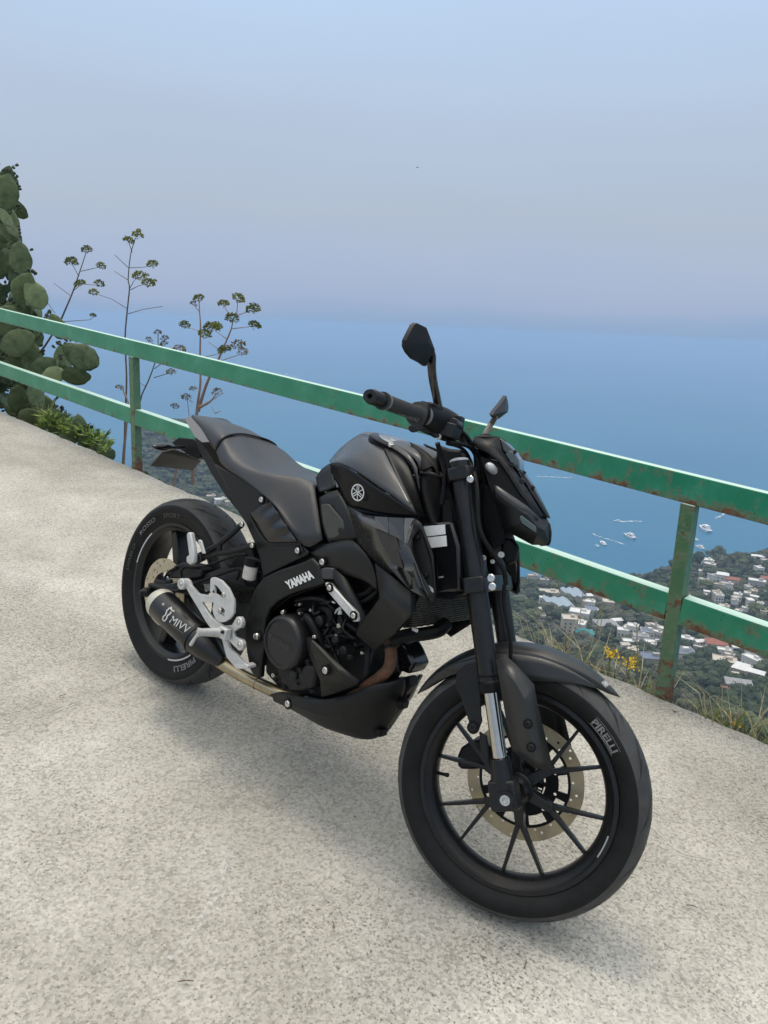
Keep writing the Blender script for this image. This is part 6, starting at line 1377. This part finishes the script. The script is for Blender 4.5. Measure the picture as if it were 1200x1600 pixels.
def mass(name, lst, fol, label):
    rr_ = random.Random(5); base = [tree_mesh(40+k, fol, 1, 4, 60) for k in range(3)]
    bv = []; bf = []
    for me in base: bv.append(np.array([v.co[:] for v in me.vertices])); bf.append([tuple(q.vertices) for q in me.polygons])
    V = []; F = []; off = 0
    for _, dist, p, sz in lst:
        k = rr_.randrange(3); a = rr_.uniform(0, 6.28); ca, sa = math.cos(a), math.sin(a); s1, s2 = sz*.9, sz*.75
        v = bv[k]; x = v[:, 0]*ca-v[:, 1]*sa; y = v[:, 0]*sa+v[:, 1]*ca
        V.append(np.stack([x*s1+p.x, y*s1+p.y, v[:, 2]*s2+hxy(p.x, p.y)-.2*sz], 1)); F += [tuple(i+off for i in f) for f in bf[k]]; off += len(v)
    if not V: return
    me = bpy.data.meshes.new(name); me.from_pydata(np.concatenate(V).tolist(), [], F); me.materials.append(fol); o = bpy.data.objects.new(name, me); COL.objects.link(o); prop(o, label, None, kind='stuff')
rest = keep[290:]
r_v = random.Random(9)
for _ in range(1500):
    px, py = r_v.uniform(380, 800), r_v.uniform(700, 1010)
    p, dist = hit(px, py)
    if p is None or p.z < SEA+2 or dist > 1300 or any((p.x-a)**2+(p.y-b)**2 < (c+3)**2 for a, b, c in HOUSE_XY): continue
    rest.append((0, dist, p, r_v.uniform(4, 8)))
for k in range(3): mass(['dark_woodland', 'green_woodland', 'grey_green_scrub'][k], rest[k::3], FOL[k], ['dark wood filling the slope between villas', 'green wood filling the slope between villas', 'grey green scrub filling the slope'][k])
print('trees', len(keep))
# tall tree on the coast
p, dist = hit(1088, 893)
o = bpy.data.objects.new('coast_pine', TM[0]); COL.objects.link(o); s = 15; o.matrix_world = Matrix.Translation((p.x, p.y, p.z+5)) @ Matrix.Diagonal((9, 9, 12, 1)); prop(o, 'tall dark coast tree standing against the sea beside the post', 'tree')
p, dist = hit(1155, 877)
o = bpy.data.objects.new('skyline_pine', TM[3]); COL.objects.link(o); o.matrix_world = Matrix.Translation((p.x, p.y, p.z)) @ Matrix.Diagonal((6, 6, 6, 1)); prop(o, 'small dark tree sticking up from the headland skyline', 'tree')

# boats
HULL = mat('boat_white', (.80, .80, .79), .35); FOAM = mat('wake_foam', (.62, .68, .70), .9, var=.12, vscale=.1)
nt_ = FOAM.node_tree; bb_ = nt_.nodes['Principled BSDF']; n_ = N(nt_, 'ShaderNodeTexNoise', Scale=.22, Detail=4.); nt_.links.new(nt_.nodes.new('ShaderNodeTexCoord').outputs['Object'], n_.inputs[0])
rp_ = rampn(nt_, n_.outputs[0], [(.38, (0, 0, 0)), (.62, (.9, .9, .9))]); nt_.links.new(rp_.outputs[0], bb_.inputs['Alpha'])
FOAM_ = 0
BGL = mat('boat_glass', (.03, .04, .05), .2)
def boat(ax_, ay, bx, by, label, deck=2, wake=None, wl=''):
    a, b = sea_pt(ax_, ay), sea_pt(bx, by); c = (a+b)/2; d = a-b; L = d.length; rot = math.atan2(d.y, d.x); bw = L*.26
    root = empty('motor_yacht' if deck > 1 else 'motorboat', Matrix.Translation(c) @ Matrix.Rotation(rot, 4, 'Z'), label, 'boat')
    h = L*.11; v = []; 
    for z, k in ((0, .86), (h, 1.)):
        v += [Vector((x*L*k, y*bw*k, z)) for x, y in ((-.5, -.42), (-.1, -.5), (.2, -.42), (.5, 0), (.2, .42), (-.1, .5), (-.5, .42))]
    MB().add(v, [tuple(range(7))[::-1], tuple(range(7, 14))]+[(i, (i+1) % 7, 7+(i+1) % 7, 7+i) for i in range(7)]).build('hull', HULL, root, smooth=0, bevel=L*.004)
    MB().prism([Vector((x*L, y*bw, h)) for x, y in ((-.32, -.34), (.08, -.32), (.22, -.12), (.22, .12), (.08, .32), (-.32, .34))], Vector((-L*.02, 0, h*.75))).build('cabin', HULL, root, smooth=0)
    MB().prism([Vector((x*L, y*bw, h*1.25)) for x, y in ((-.28, -.355), (.07, -.335), (.215, -.13), (.215, .13), (.07, .335), (-.28, .355))], Vector((-L*.008, 0, h*.3))).build('windscreen', BGL, root, smooth=0)
    if deck > 1: MB().prism([Vector((x*L, y*bw, h*1.77)) for x, y in ((-.3, -.28), (.0, -.26), (.06, 0), (.0, .26), (-.3, .28))], Vector((-L*.03, 0, h*.55))).build('flybridge', HULL, root, smooth=0)
    if wake:
        p = [sea_pt(*q) for q in wake[0]]; p = spline(p, 6); n = len(p); mb = MB(); r = random.Random(3)
        A, B = [], []
        for i, q in enumerate(p):
            t = p[min(i+1, n-1)]-p[max(i-1, 0)]; nn_ = Vector((-t.y, t.x, 0)).normalized(); ww = wake[1]*(.6+.5*i/n)*(1+.3*r.uniform(-1, 1))*(1-.6*(i/n)**3)
            A.append(q+nn_*ww+Vector((0, 0, .35))); B.append(q-nn_*ww+Vector((0, 0, .35)))
        mb.grid([A, B]); prop(mb.build('wake', FOAM, smooth=0, recalc=False, weld=False), wl, None, kind='stuff')
boat(958, 814.5, 970, 815, 'white yacht speeding left with a broad wake', 2, ([(967, 815), (978, 815), (990, 814.5), (1003, 815)], 5.), 'broad white wake behind the speeding yacht')
boat(974, 835.5, 992, 843, 'white yacht at rest left of the post, under the speeding one')
boat(1092, 823.5, 1109, 833, 'largest white yacht right of the post top')
boat(1083, 842, 1091, 845.5, 'small white boat half behind the post', 1)
boat(1086, 853.5, 1100, 859, 'white yacht with tall bridge lowest right of the post')
boat(937, 847, 946, 853, 'small white motorboat left of the resting yacht', 1)
boat(930, 852, 936, 855, 'tiny white motorboat at the far left of the group', 1)
boat(1055, 855, 1059, 857, 'tiny white boat peeping out left of the post', 1)
boat(925, 834.5, 930, 836.5, 'tiny fast boat drawing a long slanting wake', 1, ([(928, 836), (945, 841), (960, 846), (975, 851)], 2.2), 'thin slanting wake above the small motorboats')
boat(896, 747, 890, 746.5, 'far boat drawing a straight wake beside the headlight', 1, ([(892, 747), (875, 746), (858, 745), (838, 744.5)], 4.5), 'long straight far wake beside the headlight')
boat(1132, 804, 1128, 806, 'far fast boat under the top rail at right', 1, ([(1130, 805), (1124, 807.5), (1118, 810)], 3.), 'short wake under the top rail at right')
boat(445, 585.5, 449, 586.5, 'very far boat above the seat between the rails', 1, ([(448, 586), (458, 587.5), (470, 590)], 12.), 'faint very far wake above the seat')
# a bird in the sky
BRD = mat('bird_dark', (.03, .03, .035), .9); d_ = (T3 @ ray(652, 262)).normalized(); c = CAMW+d_*150
mb = MB().tube([Vector((-.2, 0, 0)), Vector((-.08, 0, .02)), Vector((.1, 0, .02)), Vector((.2, 0, .03))], [.01, .05, .045, .01], 8)
BR = mb.build('bird', BRD, mtx=Matrix.Translation(c) @ Matrix.Rotation(1.2, 4, 'Z')); prop(BR, 'tiny dark bird alone in the hazy sky', 'bird')
for s in (-1, 1): MB().prism([Vector((.1, s*.03, .03)), Vector((.08, s*.25, .11)), Vector((-.04, s*.48, .06)), Vector((-.06, s*.2, .08)), Vector((-.04, s*.03, .03))], Vector((0, 0, .008))).build('wing', BRD, BR)
